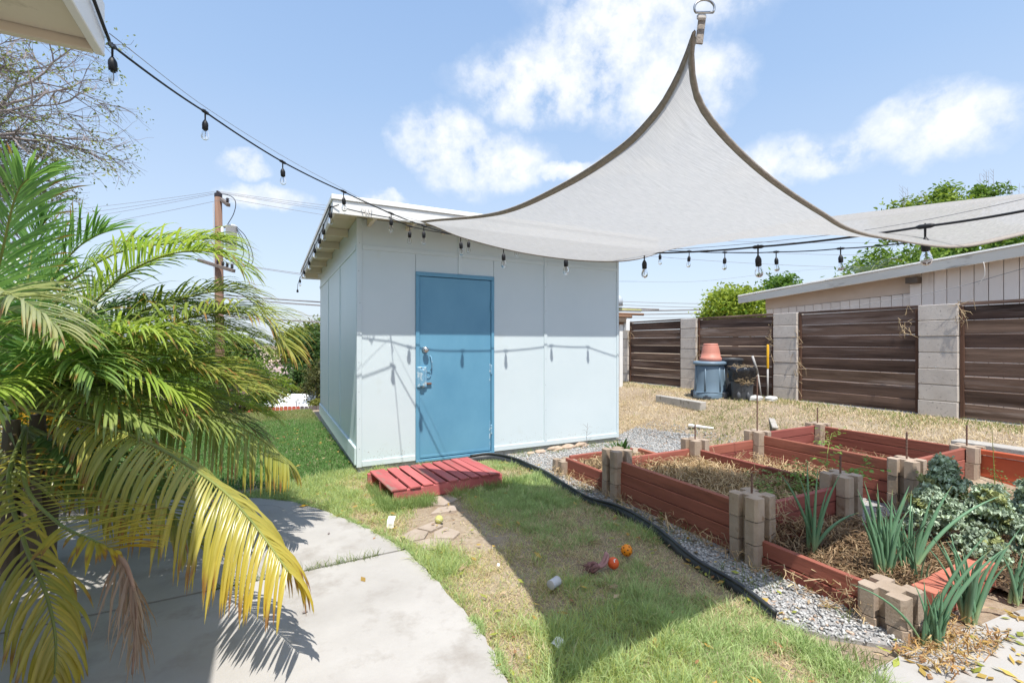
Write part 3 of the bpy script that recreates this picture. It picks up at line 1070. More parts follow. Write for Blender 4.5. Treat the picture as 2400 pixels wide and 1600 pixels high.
# ------------------------------------------------------------------ the red pallet
def make_pallet():
    o = Vector((.915, 3.955, 0))
    ex = Vector((1.0, .072, 0)).normalized()
    ey = Vector((-.10, .69, 0)).normalized()
    rot = Matrix((ex, ey, Vector((0, 0, 1)))).transposed()
    t = thing('pallet', o + ex * .52 + ey * .34, 'red painted wooden pallet lying as a step before the blue door', 'pallet')

    def bx(name, u0, u1, v0, v1, z0, z1):
        c = o + ex * ((u0 + u1) / 2) + ey * ((v0 + v1) / 2) + Vector((0, 0, (z0 + z1) / 2 + .0))
        m = MB().box((0, 0, 0), (u1 - u0, v1 - v0, z1 - z0), .003, None, .0012)
        ob = link(name, m.mesh(name, (0, 0, 0)), M['palred'], t, c)
        ob.rotation_euler = rot.to_euler()
        return ob
    for v in (.0, .325, .65):
        bx('stringer', .0, 1.045, v, v + .038, .014, .108)
    us = [0, .165, .285, .40, .52, .635, .745, .845, .930]
    ws = [.138, .095, .093, .095, .09, .088, .082, .075, .113]
    for i, (u, w) in enumerate(zip(us, ws)):
        b = bx('deck_board', u, u + w, -.004 + rng.uniform(-.006, .006), .69 + rng.uniform(-.008, .008), .110, .127)
        b.rotation_euler.z += rng.uniform(-.012, .012)
        b.location.z += rng.uniform(-.001, .002)
    for u in (.0, .47, .93):
        bx('bottom_board', u, u + .11, .002, .686, -.006, .012)


make_pallet()

# ------------------------------------------------------------------ shade sail
NEAR = [(.715, .622, 1.935), (.765, .67, 1.908), (.848, .722, 1.88), (.98, .765, 1.85), (1.16, .81, 1.82), (1.34, .84, 1.79), (1.56, .87, 1.76),
        (1.76, .9, 1.74), (2.05, .92, 1.74), (2.6, .92, 1.76), (3.2, .89, 1.87), (4.0, .70, 2.06), (4.85, .44, 2.3)]
LEFT = [(.706, .632, 1.935), (.785, .747, 1.937), (.873, .912, 1.942), (.98, 1.18, 1.97), (1.06, 1.59, 2.0), (1.1, 2.13, 2.04), (1.12, 2.63, 2.12),
        (1.06, 3.28, 2.24), (1.03, 3.57, 2.29)]
FAR = [(1.03, 3.57, 2.29), (1.13, 3.52, 2.25), (1.3, 3.4, 2.16), (1.65, 3.2, 2.05), (1.98, 2.98, 1.98), (2.23, 2.77, 1.95), (2.38, 2.62, 1.96),
       (2.55, 2.46, 2.02), (2.9, 2.13, 2.10), (3.35, 1.75, 2.15), (4.1, 1.14, 2.24), (4.85, .44, 2.3)]


def resample(P, n):
    P = catmull(P, 400)
    d = np.concatenate([[0], np.cumsum(np.linalg.norm(np.diff(P, axis=0), axis=1))])
    d /= d[-1]
    s_ = np.linspace(0, 1, n)
    return np.stack([np.interp(s_, d, P[:, i]) for i in range(3)], -1)


def make_sail():
    t = thing('shade_sail', NEAR[0], 'grey triangular knitted shade sail stretched high over the yard', 'shade sail')
    ns, nt = 90, 50
    Nn, Ff, E = resample(NEAR, ns), resample(FAR, ns), resample(LEFT, nt)
    V = np.zeros((ns, nt, 3))
    r = np.linspace(0, 1, nt)
    lin = Nn[0][None] * (1 - r)[:, None] + Ff[0][None] * r[:, None]
    dE = E - lin
    for i in range(ns):
        s_ = i / (ns - 1)
        V[i] = Nn[i][None] * (1 - r)[:, None] + Ff[i][None] * r[:, None] + dE * ((1 - s_) ** 2.2)
        sag = (4 * r * (1 - r)) * (-.125 * math.sin(math.pi * min(1, s_ * 1.05)))
        V[i, :, 2] -= sag
    # faint wrinkles that run from the corners
    S_, R_ = np.meshgrid(np.linspace(0, 1, ns), r, indexing='ij')
    V[:, :, 2] += .004 * np.sin(R_ * 38 + S_ * 9) * (S_ * (1 - S_) * 4) * (R_ * (1 - R_) * 4)
    idx = np.arange(ns * nt).reshape(ns, nt)
    Q = np.stack([idx[:-1, :-1], idx[1:, :-1], idx[1:, 1:], idx[:-1, 1:]], -1).reshape(-1, 4)
    Vf = V.reshape(-1, 3)
    org = np.array(NEAR[0])
    me = npmesh('canopy', Vf - org, Q, smooth=True)
    uv = me.uv_layers.new(name='UVMap')
    UV = Vf[:, :2]
    li = np.empty(len(me.loops), dtype=np.int32)
    me.loops.foreach_get('vertex_index', li)
    uv.data.foreach_set('uv', UV[li].astype(np.float32).ravel())
    link('canopy', me, M['fabric'], t, org)
    # folded hems: a flat band a little below and above the edge
    for P, w, inward in ((V[:, 0], .020, V[:, 4] - V[:, 0]), (V[0, :], .024, V[4, :] - V[0, :]), (V[:, -1], .018, V[:, -5] - V[:, -1])):
        n = np.linalg.norm(inward, axis=1, keepdims=True)
        inw = inward / np.maximum(n, 1e-6)
        k = len(P)
        tang = np.gradient(P, axis=0)
        tang /= np.linalg.norm(tang, axis=1, keepdims=True) + 1e-9
        nrm = np.cross(tang, inw)
        nrm /= np.linalg.norm(nrm, axis=1, keepdims=True) + 1e-9
        ww = np.minimum(w, n * 3.2)
        th = .0035
        ring_ = []
        for off, up_ in ((-.004, -th), (-.004, th), (1, th), (1, -th)):
            ring_.append(P + inw * (ww * off if off > 0 else off) + nrm * up_)
        VV = np.stack(ring_, 1).reshape(-1, 3)
        i0 = np.arange(k - 1)[:, None] * 4
        FQ = np.vstack([i0 + np.array([[a, (a + 1) % 4, 4 + (a + 1) % 4, 4 + a]]) for a in range(4)])
        me = npmesh('hem', VV - VV[0], FQ, smooth=False)
        link('hem', me, M['hem'], t, VV[0])
    A = Vector(NEAR[0])
    # webbing tab, ring and the cord that pulls the corner up to the house
    sidev = Vector((math.cos(TH_CAM), -math.sin(TH_CAM), 0))
    rc = A + Vector((-.004, -.006, .035))
    ringp = [rc + sidev * (.0185 * math.cos(a)) + Vector((0, -.004, .0155 * math.sin(a))) for a in np.linspace(-.55, math.pi + .55, 26)]
    ringp.append(ringp[0])
    MB().tube(ringp, .0022, 8).build('ring', M['ringsteel'], t, True)
    MB().box(A + Vector((0, 0, .026)), (.017, .006, .010), .002, Matrix.Rotation(-TH_CAM, 3, 'Z')).build('webbing_tab', M['rope'], t)
    top = rc + Vector((0, -.004, .0155))
    MB().tube([top, top + Vector((.016, .004, .055)), top + Vector((.09, -.2, .36)), Vector((1.0, -.9, 2.75))], .0024, 6).build('cord', M['cable'], t, True)
    # doubled cloth where the two hems meet under the ring
    MB().box(A + Vector((.001, .003, .002)), (.014, .004, .05), .0015, Matrix.Rotation(-TH_CAM, 3, 'Z') @ Matrix.Rotation(.12, 3, 'Y')).build('corner_patch', M['hem'], t)
    B = Vector(LEFT[-1])
    MB().tube([B, B + Vector((-.02, .5, .12)), Vector((1.02, 4.628, 2.58))], .004, 6).build('cord', M['rope'], t, True)
    Cc = Vector(NEAR[-1])
    MB().tube([Cc, Vector((5.72, .12, 2.55))], .004, 6).build('cord', M['rope'], t, True)


TH_CAM = math.atan2(565, 1105)
make_sail()

# ------------------------------------------------------------------ string lights
_sock = MB().lathe((0, 0, 0), [(.003, .0), (.006, -.004), (.012, -.014), (.0165, -.024), (.0175, -.040), (.0165, -.043), (.0165, -.062), (.014, -.064)], 12).mesh('socket', (0, 0, 0), True)
_bulb = MB().lathe((0, 0, 0), [(.0125, -.063), (.014, -.070), (.0205, -.088), (.0225, -.104), (.019, -.119), (.010, -.127), (.002, -.129)], 14).mesh('bulb', (0, 0, 0), True)
_fil = MB().tube([(0, 0, -.064), (.002, 0, -.085), (0, 0, -.108)], .0022, 5).mesh('filament', (0, 0, 0), True)


def string_light(label, pts, bulbs, sag=.02, rad=.0055, drop=.05, mains=M['cable']):
    """pts: cable points, bulbs: indices of points that carry a lamp"""
    t = thing('string_light', pts[0], label, 'string lights', 'string light strands over the yard')
    path = []
    for i in range(len(pts) - 1):
        a, b_ = Vector(pts[i]), Vector(pts[i + 1])
        L = (b_ - a).length
        for k in range(8):
            f = k / 8
            p = a.lerp(b_, f)
            p.z -= sag * L * 4 * f * (1 - f)
            path.append(p)
    path.append(Vector(pts[-1]))
    MB().tube(path, rad, 7).build('cable', mains, t, True)
    for i in bulbs:
        p = Vector(pts[i])
        d = (Vector(pts[min(i + 1, len(pts) - 1)]) - Vector(pts[max(i - 1, 0)])).normalized()
        j = MB()
        j.tube([p - d * .032, p - d * .02, p + d * .02, p + d * .032], [rad * 1.1, rad * 1.9, rad * 1.9, rad * 1.1], 8)
        j.tube([p + Vector((0, 0, .014)), p, p - Vector((0, 0, drop))], [.003, .005, .0042], 7)
        hang = j.build('drop_lead', mains, t, True)
        q = p - Vector((0, 0, drop - .004))
        s_ = link('socket', _sock, M['cable'], t, q)
        link('bulb', _bulb, M['glass'], s_, q)
        link('filament', _fil, M['wire'], s_, q)
        s_.rotation_euler = (rng.uniform(-.06, .06), rng.uniform(-.06, .06), rng.uniform(0, 3))
    return t


SA = [(-.515, 1.9, 2.50), (-.515, 2.15, 2.435), (-.63, 2.645, 2.66), (-.36, 3.44, 2.77), (.08, 4.0, 2.73), (.57, 4.37, 2.68), (1.01, 4.48, 2.57), (1.27, 4.29, 2.44), (1.54, 4.04, 2.32),
      (1.78, 3.64, 2.17), (2.06, 3.1, 2.06), (2.33, 2.52, 1.98), (2.48, 1.76, 1.9), (2.59, 1.03, 1.87), (2.63, .73, 1.87), (2.73, .4, 1.9), (2.9, -.4, 2.1)]
SA[2] = (-.622, 2.65, 2.66)
string_light('long string of clear bulbs from house eave to shed and past the sail', SA, [2, 3, 4, 5, 6, 7, 8, 9, 10, 11, 12, 13], .012, .0055)
SB = [(.60, 4.608, 2.60), (1.02, 4.60, 2.56), (1.22, 4.60, 2.50), (1.50, 4.59, 2.47), (1.84, 4.59, 2.46), (2.40, 4.59, 2.47), (3.05, 4.59, 2.53), (3.62, 4.59, 2.51), (4.25, 4.50, 2.54),
      (4.03, 4.1, 2.43), (4.03, 3.67, 2.34), (4.03, 3.22, 2.25), (4.01, 2.67, 2.16), (3.98, 2.12, 2.09), (3.96, 1.68, 2.05), (3.95, 1.0, 2.04), (3.9, .2, 2.1)]
string_light('string of clear bulbs along the shed front and out to the right behind the sail', SB, [2, 4, 5, 6, 7, 9, 10, 11, 12, 13], .012, .0048)
SCp = [(.56, 4.606, 2.625), (.488, 4.64, 2.60), (.482, 5.2, 2.56), (.482, 5.65, 2.55), (.482, 6.3, 2.555), (.482, 7.3, 2.55), (.482, 8.4, 2.56), (.47, 9.35, 2.53), (.44, 9.5, 2.42), (.435, 9.5, 2.33)]
string_light('string of clear bulbs wrapped along the left fascia of the shed', SCp, [1, 2, 3, 4, 5, 6, 7], .02, .0045, .035)
SC2 = [(.486, 4.66, 2.635), (.474, 5.6, 2.60), (.474, 6.8, 2.59), (.474, 8.0, 2.60), (.474, 9.4, 2.60)]
lead = thing('extension_lead', SC2[0], 'thin black lead clipped along the left edge of the shed roof', 'cable')
MB().tube(catmull(SC2, 30), .004, 6).build('cable', M['cable'], lead, True)
# plug hanging at the far end of the side strand
MB().lathe((.435, 9.5, 2.27), [(.012, 0), (.02, .012), (.016, .04), (.006, .06)], 10).build('plug', M['cable'], lead, True)


def support_wire(label, pts, rad=.0016, group='thin wires carrying the string lights'):
    t = thing('support_wire', pts[0], label, 'wire', group)
    MB().tube(catmull(pts, 40), rad, 5).build('wire', M['wire'], t, True)


support_wire('thin steel wire above the long light string, left of the shed', [(-.515, 2.16, 2.46), (-.36, 3.44, 2.80), (.08, 4.0, 2.775), (.57, 4.37, 2.70), (1.01, 4.60, 2.60)])
support_wire('thin steel wire above the light string, right under the sail', [(1.01, 4.60, 2.60), (1.6, 4.0, 2.36), (2.06, 3.1, 2.09), (2.34, 2.52, 2.00), (2.49, 1.76, 1.925), (2.6, 1.03, 1.9), (2.75, .2, 1.98)])
support_wire('thin steel wire running from the shed to the neighbouring roof', [(4.3, 5.15, 2.2), (5.6, 4.9, 2.25), (7.2, 4.4, 2.45), (9.28, 3.6, 2.6)])

# ------------------------------------------------------------------ house eave at the upper left


def make_house():
    t = thing('house', (-2.2, 0, 0), 'cream eave corner of the house at the upper left', 'house')
    x1, y1 = -.527, 2.157
    z = 2.373

    def bx(name, x0, x1_, y0, y1_, z0, z1, m, parent=t, bev=.003):
        return MB().box(((x0 + x1_) / 2, (y0 + y1_) / 2, (z0 + z1) / 2), (x1_ - x0, y1_ - y0, z1 - z0), bev).build(name, m, parent)
    rf = bx('roof', -6, x1 - .03, -4, y1 - .03, 2.57, 2.63, M['roofing'])
    bx('fascia', x1 - .028, x1, -4, y1, z, 2.56, M['trimw'], rf)
    bx('fascia', -6, x1 - .03, y1 - .028, y1, z, 2.56, M['cream'], rf)
    bx('roof_edging', -6, x1 + .02, -4, y1 + .02, 2.632, 2.65, M['trimw'], rf)
    for k in range(3):
        bx('soffit_board', -3.0, x1 - .032, y1 - .035 - (k + 1) * .62 + .003, y1 - .035 - k * .62, z + .03, z + .05, M['cream'], rf)
    bx('soffit_board', -3.0, x1 - .032, -4, y1 - .035 - 3 * .62 - .004, z + .03, z + .05, M['cream'], rf)
    bx('wall', -6, -1.9, -4, 1.3, -.05, 2.39, M['stucco'])


make_house()
# the steel posts that hold the two free corners of the sail
for px_, py_, pz_, pl_ in ((1.0, -.92, 2.8, 'steel post behind the photographer holding the near sail corner'), (5.75, .1, 2.6, 'steel post right of the picture holding the far sail corner')):
    sp_ = thing('sail_post', (px_, py_, 0), pl_, 'post', 'sail posts')
    MB().tube([(px_, py_, -.1), (px_, py_, pz_)], .038, 14).build('post', M['greypipe'], sp_, True)
    MB().lathe((px_, py_, pz_), [(.04, 0), (.04, .01), (.005, .02)], 14).build('cap', M['cable'], sp_, True)

# ------------------------------------------------------------------ block and plank fence
FX = 7.5
FZ0 = .405


def make_fence():
    t = thing('fence', (FX, 5, FZ0), 'long fence of dark horizontal planks between grey concrete block piers', 'fence')
    me = {}
    piers = [(.66, 1.06), (2.66, 3.06), (4.65, 5.05), (6.66, 7.06), (8.67, 9.07), (10.7, 11.1)]
    for y0, y1 in piers:
        core = MB().box((FX + .1, (y0 + y1) / 2, FZ0 + .62), (.17, y1 - y0 - .02, 1.55)).build('pier', M['mortar'], t)
        for k in range(-1, 7):
            zz = FZ0 + .012 + k * .2035
            key = 'b'
            if key not in me:
                me[key] = MB().box((0, 0, .097), (.195, .395, .1955), .005, None, .001).mesh('block', (0, 0, 0))
            b = link('block', me[key], M['cmu'], core, (FX + .0975 + rng.uniform(-.003, .003), (y0 + y1) / 2 + rng.uniform(-.003, .003), zz))
            b.rotation_euler.z = rng.choice((0, math.pi)) + rng.uniform(-.006, .006)
    bnames = 0
    for (a0, a1), (b0, b1) in zip(piers[:-1], piers[1:]):
        y0, y1 = a1 + .004, b0 - .004
        base = .43
        H = (1.80 - base) / 8
        # kerb under the boards
        MB().box((FX + .11, (y0 + y1) / 2, base - .12), (.19, y1 - y0 - .004, .22), .006, None, .002).build('footing', M['kerb'], t)
        for k in range(8):
            zz = base + k * H
            tilt = rng.uniform(.05, .42)
            m = MB().box((0, 0, H / 2), (.022, y1 - y0 - .02, H - .007), .004, None, .003)
            b = link('board', m.mesh('board', (0, 0, 0)), M['fence_y'], t, (FX + .082 + rng.uniform(-.004, .006), (y0 + y1) / 2, zz))
            b.rotation_euler = (rng.uniform(-.004, .004), -tilt * .35 - .03, 0)
        for yy, w in ((y0 + .022, .038), (y1 - .022, .038)):
            MB().box((FX + .055, yy, (base + 1.80) / 2), (.03, w, 1.80 - base), .003, None, .002).build('jamb', M['fence_z'], t)
        MB().box((FX + .085, (y0 + y1) / 2, 1.826), (.09, y1 - y0 - .006, .034), .004, None, .003).build('cap_rail', M['fence_y'], t)
    return t


make_fence()


# dead vine tangles caught on the fence
def make_vines():
    spots = [(4.62, 1.1, .26), (6.63, 1.15, .3), (2.63, 1.7, .10), (8.6, 1.6, .14), (5.08, 1.45, .1), (3.2, 1.6, .12)]
    lab = ['dry vine stalks hanging on the second fence pier from the right', 'dry vine stalks hanging on the fence pier left of the terracotta pot',
           'dry stalks at the top of the nearest fence pier', 'dry vine stalk hanging by the fence beside the shed corner',
           'few dry stalks stuck on planks behind the yellow handle', 'few dry stalks at the plank tops near the right pier']
    for (y, z, s_), l in zip(spots, lab):
        t = thing('dead_vine', (FX - .02, y, z), l, 'vine', 'dead vines on the fence')
        mb = MB()
        for k in range(int(60 * s_) + 8):
            a = Vector((FX - .02 + rng.uniform(-.03, .03), y + rng.gauss(0, .025), z + rng.gauss(0, s_)))
            b_ = a + Vector((rng.uniform(-.03, .03), rng.gauss(0, .05), rng.gauss(-.02, .08)))
            c = b_ + Vector((rng.uniform(-.03, .02), rng.gauss(0, .04), rng.gauss(-.03, .05)))
            mb.tube([a, b_, c], [.004, .003, .001], 4, False)
        mb.build('stalk', M['drystalk'], t)


make_vines()

# ------------------------------------------------------------------ neighbour's building behind the fence


def make_neighbour():
    X0 = 9.5
    t = thing('neighbour_house', (X0, 4, .4), 'pinkish board sided building with a sloping pale fascia behind the plank fence', 'building')
    slope = (2.70 - 2.385) / (2.645 - 6.92)

    def zr(y):
        return 2.385 + (y - 6.92) * slope
    # right part: boards up to the fascia
    y = 3.985
    while y > -1.2:
        w = .162
        z1 = zr(y) - .11
        MB().box((X0, y - w / 2, (z1 + .3) / 2), (.025, w - .009, z1 - .3), .003).build('siding_board', M['siding'], t)
        y -= w
    # left part, set back, with a plain frieze above
    y = 6.58
    while y > 4.05:
        w = .165
        z1 = 2.06 + (6.58 - y) * .045
        MB().box((X0 + .06, y - w / 2, (z1 + .3) / 2), (.025, w - .008, z1 - .3), .003).build('siding_board', M['siding'], t)
        y -= w
    fr = MB()
    fr.add([(X0 + .05, 6.6, 2.06), (X0 + .05, 4.0, 2.18), (X0 + .05, 4.0, zr(4.0) - .06), (X0 + .05, 6.6, zr(6.6) - .06),
            (X0 + .08, 6.6, 2.06), (X0 + .08, 4.0, 2.18), (X0 + .08, 4.0, zr(4.0) - .06), (X0 + .08, 6.6, zr(6.6) - .06)],
           [(0, 1, 2, 3), (7, 6, 5, 4), (0, 4, 5, 1), (3, 2, 6, 7), (0, 3, 7, 4), (1, 5, 6, 2)])
    fr.build('frieze_board', M['sidinglight'], t)
    MB().box((X0 + 2.1, 2.7, 1.3), (3.9, 7.6, 2.0)).build('wall', M['siding'], t)
    MB().box((X0 - .09, 3.9, zr(3.9) - .235), (.16, .16, .10), .004).build('beam_end', M['darkpost'], t)
    # rake fascia and roof sheet
    L = math.hypot(8.6, 8.6 * slope)
    ang = math.atan(slope)
    rot = Matrix.Rotation(ang, 3, 'X')
    rf = MB().box((X0 + 1.9, 2.75, zr(2.75) + .012), (4.3, L, .03), .004, rot).build('roof', M['roofing'], t)
    MB().box((X0 - .24, 2.75, zr(2.75) - .085), (.03, L - .01, .155), .004, rot).build('fascia', M['fascia'], rf)
    MB().box((X0 - .243, 2.75, zr(2.75) + .0), (.06, L, .012), .002, rot).build('drip_edge', M['trimw'], rf)
    MB().box((X0 - .11, 2.75, zr(2.75) - .05), (.22, L - .02, .02), .002, rot).build('soffit_board', M['sidinglight'], rf)
    return t


make_neighbour()
wt = thing('hanging_cord', (9.2, 2.9, 2.3), 'white cord dangling from the pale fascia of the neighbouring building', 'cord')
MB().tube(catmull([(9.22, 2.98, 2.52), (9.2, 2.96, 2.40), (9.2, 2.97, 2.30), (9.2, 3.03, 2.2)], 12), .005, 5).build('cord', M['rope'], wt, True)
support_wire('black cable crossing the pinkish siding above the fence', [(7.62, 5.0, 1.83), (8.4, 4.4, 1.93), (9.2, 3.4, 2.16), (9.3, 2.4, 2.42), (9.35, 1.2, 2.6)], .004)

# ------------------------------------------------------------------ raised beds
COLX = [2.70, 3.66, 4.58, 5.65]
ROWY = [1.93, 3.26]


def block_poly():
    h, sl, sd, c = .099, .0235, .045, .016
    q = []
    for k in range(4):
        a = k * math.pi / 2
        ca, sa = math.cos(a), math.sin(a)
        for x, y in ((h, -h + c), (h, -sl), (h - sd, -sl), (h - sd, sl), (h, sl), (h, h - c)):
            q.append((x * ca - y * sa, x * sa + y * ca))
    return q


_blk = MB().prism(block_poly(), 0, .1345).mesh('block', (0, 0, 0))


def post(parent, x, y, z0, n):
    for k in range(n):
        b = link('block', _blk, M['block'], parent, (x + rng.uniform(-.004, .004), y + rng.uniform(-.004, .004), z0 + k * .140))
        b.rotation_euler.z = rng.choice((0, 1, 2, 3)) * math.pi / 2 + rng.uniform(-.03, .03)


def planks(parent, axis, fixed, a0, a1, top, n, m=None, h=.089):
    for k in range(n):
        z1 = top - k * (h + .0045)
        L = a1 - a0
        if axis == 'y':
            c, s_ = (fixed + rng.uniform(-.004, .004), (a0 + a1) / 2, z1 - h / 2), (.038, L, h)
            mm = m or M['woodred_y']
        else:
            c, s_ = ((a0 + a1) / 2, fixed + rng.uniform(-.002, .002), z1 - h / 2), (L, .038, h)
            mm = m or M['woodred_x']
        MB().box(c, s_, .004, None, .0015).build('plank', mm, parent)  


g = .056
beds = {}
# main bed
b = thing('raised_bed', (3.18, 2.6, 0), 'three course raised bed full of dry straw nearest the lawn', 'raised bed', 'red plank raised beds')
for x, y in ((2.70, 3.26), (3.66, 3.26), (2.66, 1.93), (3.62, 1.93)):
    post(b, x, y, .005, 3)
planks(b, 'y', 2.68, 1.93 + g, 3.26 - g, .335, 4)
planks(b, 'y', 3.64, 1.93 + g, 3.26 - g, .335, 4)
planks(b, 'x', 3.26, 2.70 + g, 3.66 - g, .335, 4)
planks(b, 'x', 1.93, 2.66 + g, 3.62 - g, .335, 4)
# low bed next to the shed
b = thing('raised_bed', (3.18, 3.7, 0), 'low two plank raised bed nearest the shed', 'raised bed', 'red plank raised beds')
post(b, 2.715, 4.10, .008, 1)
post(b, 3.66, 4.10, .008, 1)
planks(b, 'y', 2.70, 3.26 + g, 4.10 - g, .175, 2)
planks(b, 'x', 4.10, 2.715 + g, 3.66 - g, .175, 2)
planks(b, 'y', 3.66, 3.26 + g, 4.10 - g, .175, 2)
# far right bed, with the plank that closes the path
b = thing('raised_bed', (5.1, 2.6, 0), 'tall red raised bed farthest right before the dry grass', 'raised bed', 'red plank raised beds')
for x, y in ((4.58, 3.26), (5.65, 3.26), (4.55, 1.93), (5.62, 1.93)):
    post(b, x, y, .005, 3)
planks(b, 'y', 4.565, 1.93 + g, 3.26 - g, .385, 4)
planks(b, 'y', 5.635, 1.93 + g, 3.26 - g, .395, 4)
planks(b, 'x', 3.26, 4.58 + g, 5.65 - g, .395, 4)
planks(b, 'x', 1.93, 4.55 + g, 5.62 - g, .400, 4)
planks(b, 'x', 3.26, 3.66 + g, 4.58 - g, .33, 3)
# front bed with the onions, its front edge of short red pieces
b = thing('raised_bed', (3.1, 1.5, 0), 'low front raised bed holding green onions beside the gravel', 'raised bed', 'red plank raised beds')
post(b, 2.645, 1.185, -.09, 2)
planks(b, 'y', 2.635, 1.19 + g, 1.93 - g, .165, 3)
x = 2.90
while x < 3.55:
    for k in range(2):
        MB().box((x, 1.15 + rng.uniform(-.004, .004), .105 - k * .074), (.066, .10, .070), .004, None, .0015).build('brick', M['brick'], b)
    x += .069 + rng.uniform(0, .003)
# orange boards that hold back the slope on the right
b = thing('retaining_wall', (5.62, 1.0, .1), 'bright orange red plank wall at the right edge', 'retaining wall')
for k, (zt_, h_) in enumerate(((.405, .045), (.355, .19), (.162, .14))):
    MB().box((5.62 + (.0 if k == 0 else .012), .85, zt_ - h_ / 2), (.045 if k == 0 else .03, 1.98, h_ - .004), .004, None, .002).build('plank', M['orange'], b)
b = thing('concrete_kerb', (5.8, 1.2, .4), 'pale concrete kerb strip behind the orange plank wall', 'kerb')
MB().box((5.86, .95, .345), (.20, 2.3, .16), .008, None, .004).build('kerb_strip', M['kerb'], b)

# soil in the beds
SOIL = [('soil', 2.70, 3.63, 1.95, 3.24, .205), ('soil', 2.72, 3.65, 3.28, 4.08, .105), ('soil', 4.585, 5.63, 1.95, 3.24, .14), ('soil', 2.655, 3.66, 1.18, 1.91, .075)]
for nm, x0, x1, y0, y1, z in SOIL:
    gx, gy = np.meshgrid(np.linspace(x0, x1, 26), np.linspace(y0, y1, 26))
    Z = z + (fbm(gx, gy, 5, 4) - .5) * .07
    i = np.arange(26 * 26).reshape(26, 26)
    Q = np.stack([i[:-1, :-1], i[:-1, 1:], i[1:, 1:], i[1:, :-1]], -1).reshape(-1, 4)
    finish(link('soil', npmesh('soil', np.stack([gx, gy, Z], -1).reshape(-1, 3), Q, smooth=True), M['soil']), kind='structure')
# open earth where the kale grows
gx, gy = np.meshgrid(np.linspace(3.5, 5.6, 40), np.linspace(.86, 1.88, 26))
Z = .03 + (fbm(gx, gy, 4, 9) - .4) * .09 - .06 * ss(1.02, .86, gy)
i = np.arange(40 * 26).reshape(26, 40)
Q = np.stack([i[:-1, :-1], i[:-1, 1:], i[1:, 1:], i[1:, :-1]], -1).reshape(-1, 4)
finish(link('soil', npmesh('soil', np.stack([gx, gy, Z], -1).reshape(-1, 3), Q, smooth=True), M['soil']), kind='structure')


def mulch(name, label, x0, x1, y0, y1, z, N, hmax, pal, bump=None, Lr=(.03, .13), slope=.5):
    x, y = pick(N, x0, x1, y0, y1)
    a = nr.uniform(0, 2 * math.pi, N)
    el = nr.normal(0, slope, N)
    L = nr.uniform(*Lr, N)
    zz = z + (fbm(x, y, 5, 4) - .5) * .07 + nr.uniform(0, 1, N) ** 1.6 * hmax
    if bump is not None:
        zz += bump(x, y)
    d = np.stack([np.cos(a) * np.cos(el), np.sin(a) * np.cos(el), np.sin(el)], -1) * (L / 2)[:, None]
    s_ = np.stack([-np.sin(a), np.cos(a), nr.uniform(-.6, .6, N)], -1) * (nr.uniform(.0012, .0032, N))[:, None]
    c = np.stack([x, y, zz], -1)
    bend = nr.normal(0, .012, (N, 3))
    p0, p1, p2 = c - d, c + bend, c + d
    p0[:, 0] = np.clip(p0[:, 0], x0, x1)
    p2[:, 0] = np.clip(p2[:, 0], x0, x1)
    p0[:, 1] = np.clip(p0[:, 1], y0, y1)
    p2[:, 1] = np.clip(p2[:, 1], y0, y1)
    V = np.stack([p0 - s_, p0 + s_, p1 - s_, p1 + s_, p2 - s_, p2 + s_], 1).reshape(-1, 3)
    k = np.arange(N)[:, None] * 6
    Q = np.vstack([k + np.array([[0, 1, 3, 2]]), k + np.array([[2, 3, 5, 4]])])
    pal = np.array(pal)
    C = pal[nr.integers(0, len(pal), N)] * nr.uniform(.7, 1.2, N)[:, None]
    finish(link(name, npmesh(name, V, Q, None, np.repeat(C, 6, 0)), M['straw']), label, 'straw', kind='stuff')


STRAW = [[.50, .38, .22], [.58, .45, .28], [.40, .28, .16], [.30, .20, .11]]
DARKS = [[.22, .14, .08], [.32, .22, .13], [.14, .09, .055], [.42, .31, .19]]
mulch('straw_mulch', 'dry straw heaped in the three course raised bed', 2.72, 3.61, 1.96, 3.23, .215, 5200, .075, STRAW,
      lambda x, y: .03 * blob(x, y, 3.15, 2.75, .35, .5))
mulch('straw_mulch', 'dry stalks in the low bed nearest the shed', 2.74, 3.63, 3.3, 4.07, .115, 1500, .04, STRAW)
mulch('straw_mulch', 'brown stalks in the far right raised bed', 4.60, 5.61, 1.97, 3.22, .15, 1500, .05, DARKS)
mulch('straw_mulch', 'dark brown mulch and dead stalks around the onions', 2.67, 3.62, 1.2, 1.9, .08, 3600, .06, DARKS,
      lambda x, y: .09 * blob(x, y, 2.85, 1.88, .3, .14) + .05 * blob(x, y, 3.2, 1.75, .3, .2))
mulch('straw_mulch', 'dead brown leaf litter under the kale', 3.45, 5.5, .88, 1.86, .05, 5200, .10, DARKS, None, (.02, .09))
mulch('straw_mulch', 'pale straw on the path between the two tall beds', 3.7, 4.5, 2.3, 3.2, .12, 1500, .12, STRAW)
mulch('dry_runners', 'dry runner stalks along the foot of the planks', 2.50, 2.66, 1.2, 4.1, .0, 700, .10, STRAW)
mulch('dry_runners', 'dead brown leaves heaped at the corner of the right patio', 2.4, 2.95, .86, 1.08, .012, 380, .035, [[.42, .26, .10], [.35, .2, .1], [.5, .38, .2]], None, (.02, .07))


def tangle(x, y, z0, z1, n, spread, label):
    """wiry dead stalks hanging on a post"""
    t = thing('dry_stalks', (x, y, z0), label, 'stalks', 'dry stalks caught on the block posts')
    mb = MB()
    for k in range(n):
        a = Vector((x + rng.gauss(0, spread), y + rng.gauss(0, spread), rng.uniform(z0, z1)))
        p = [a]
        for j in range(3):
            p.append(p[-1] + Vector((rng.gauss(0, .025), rng.gauss(0, .025), rng.gauss(-.012, .022))))
        mb.tube(p, [.0018, .0016, .0013, .0008], 3, False)
    mb.build('stalk', M['drystalk'], t)


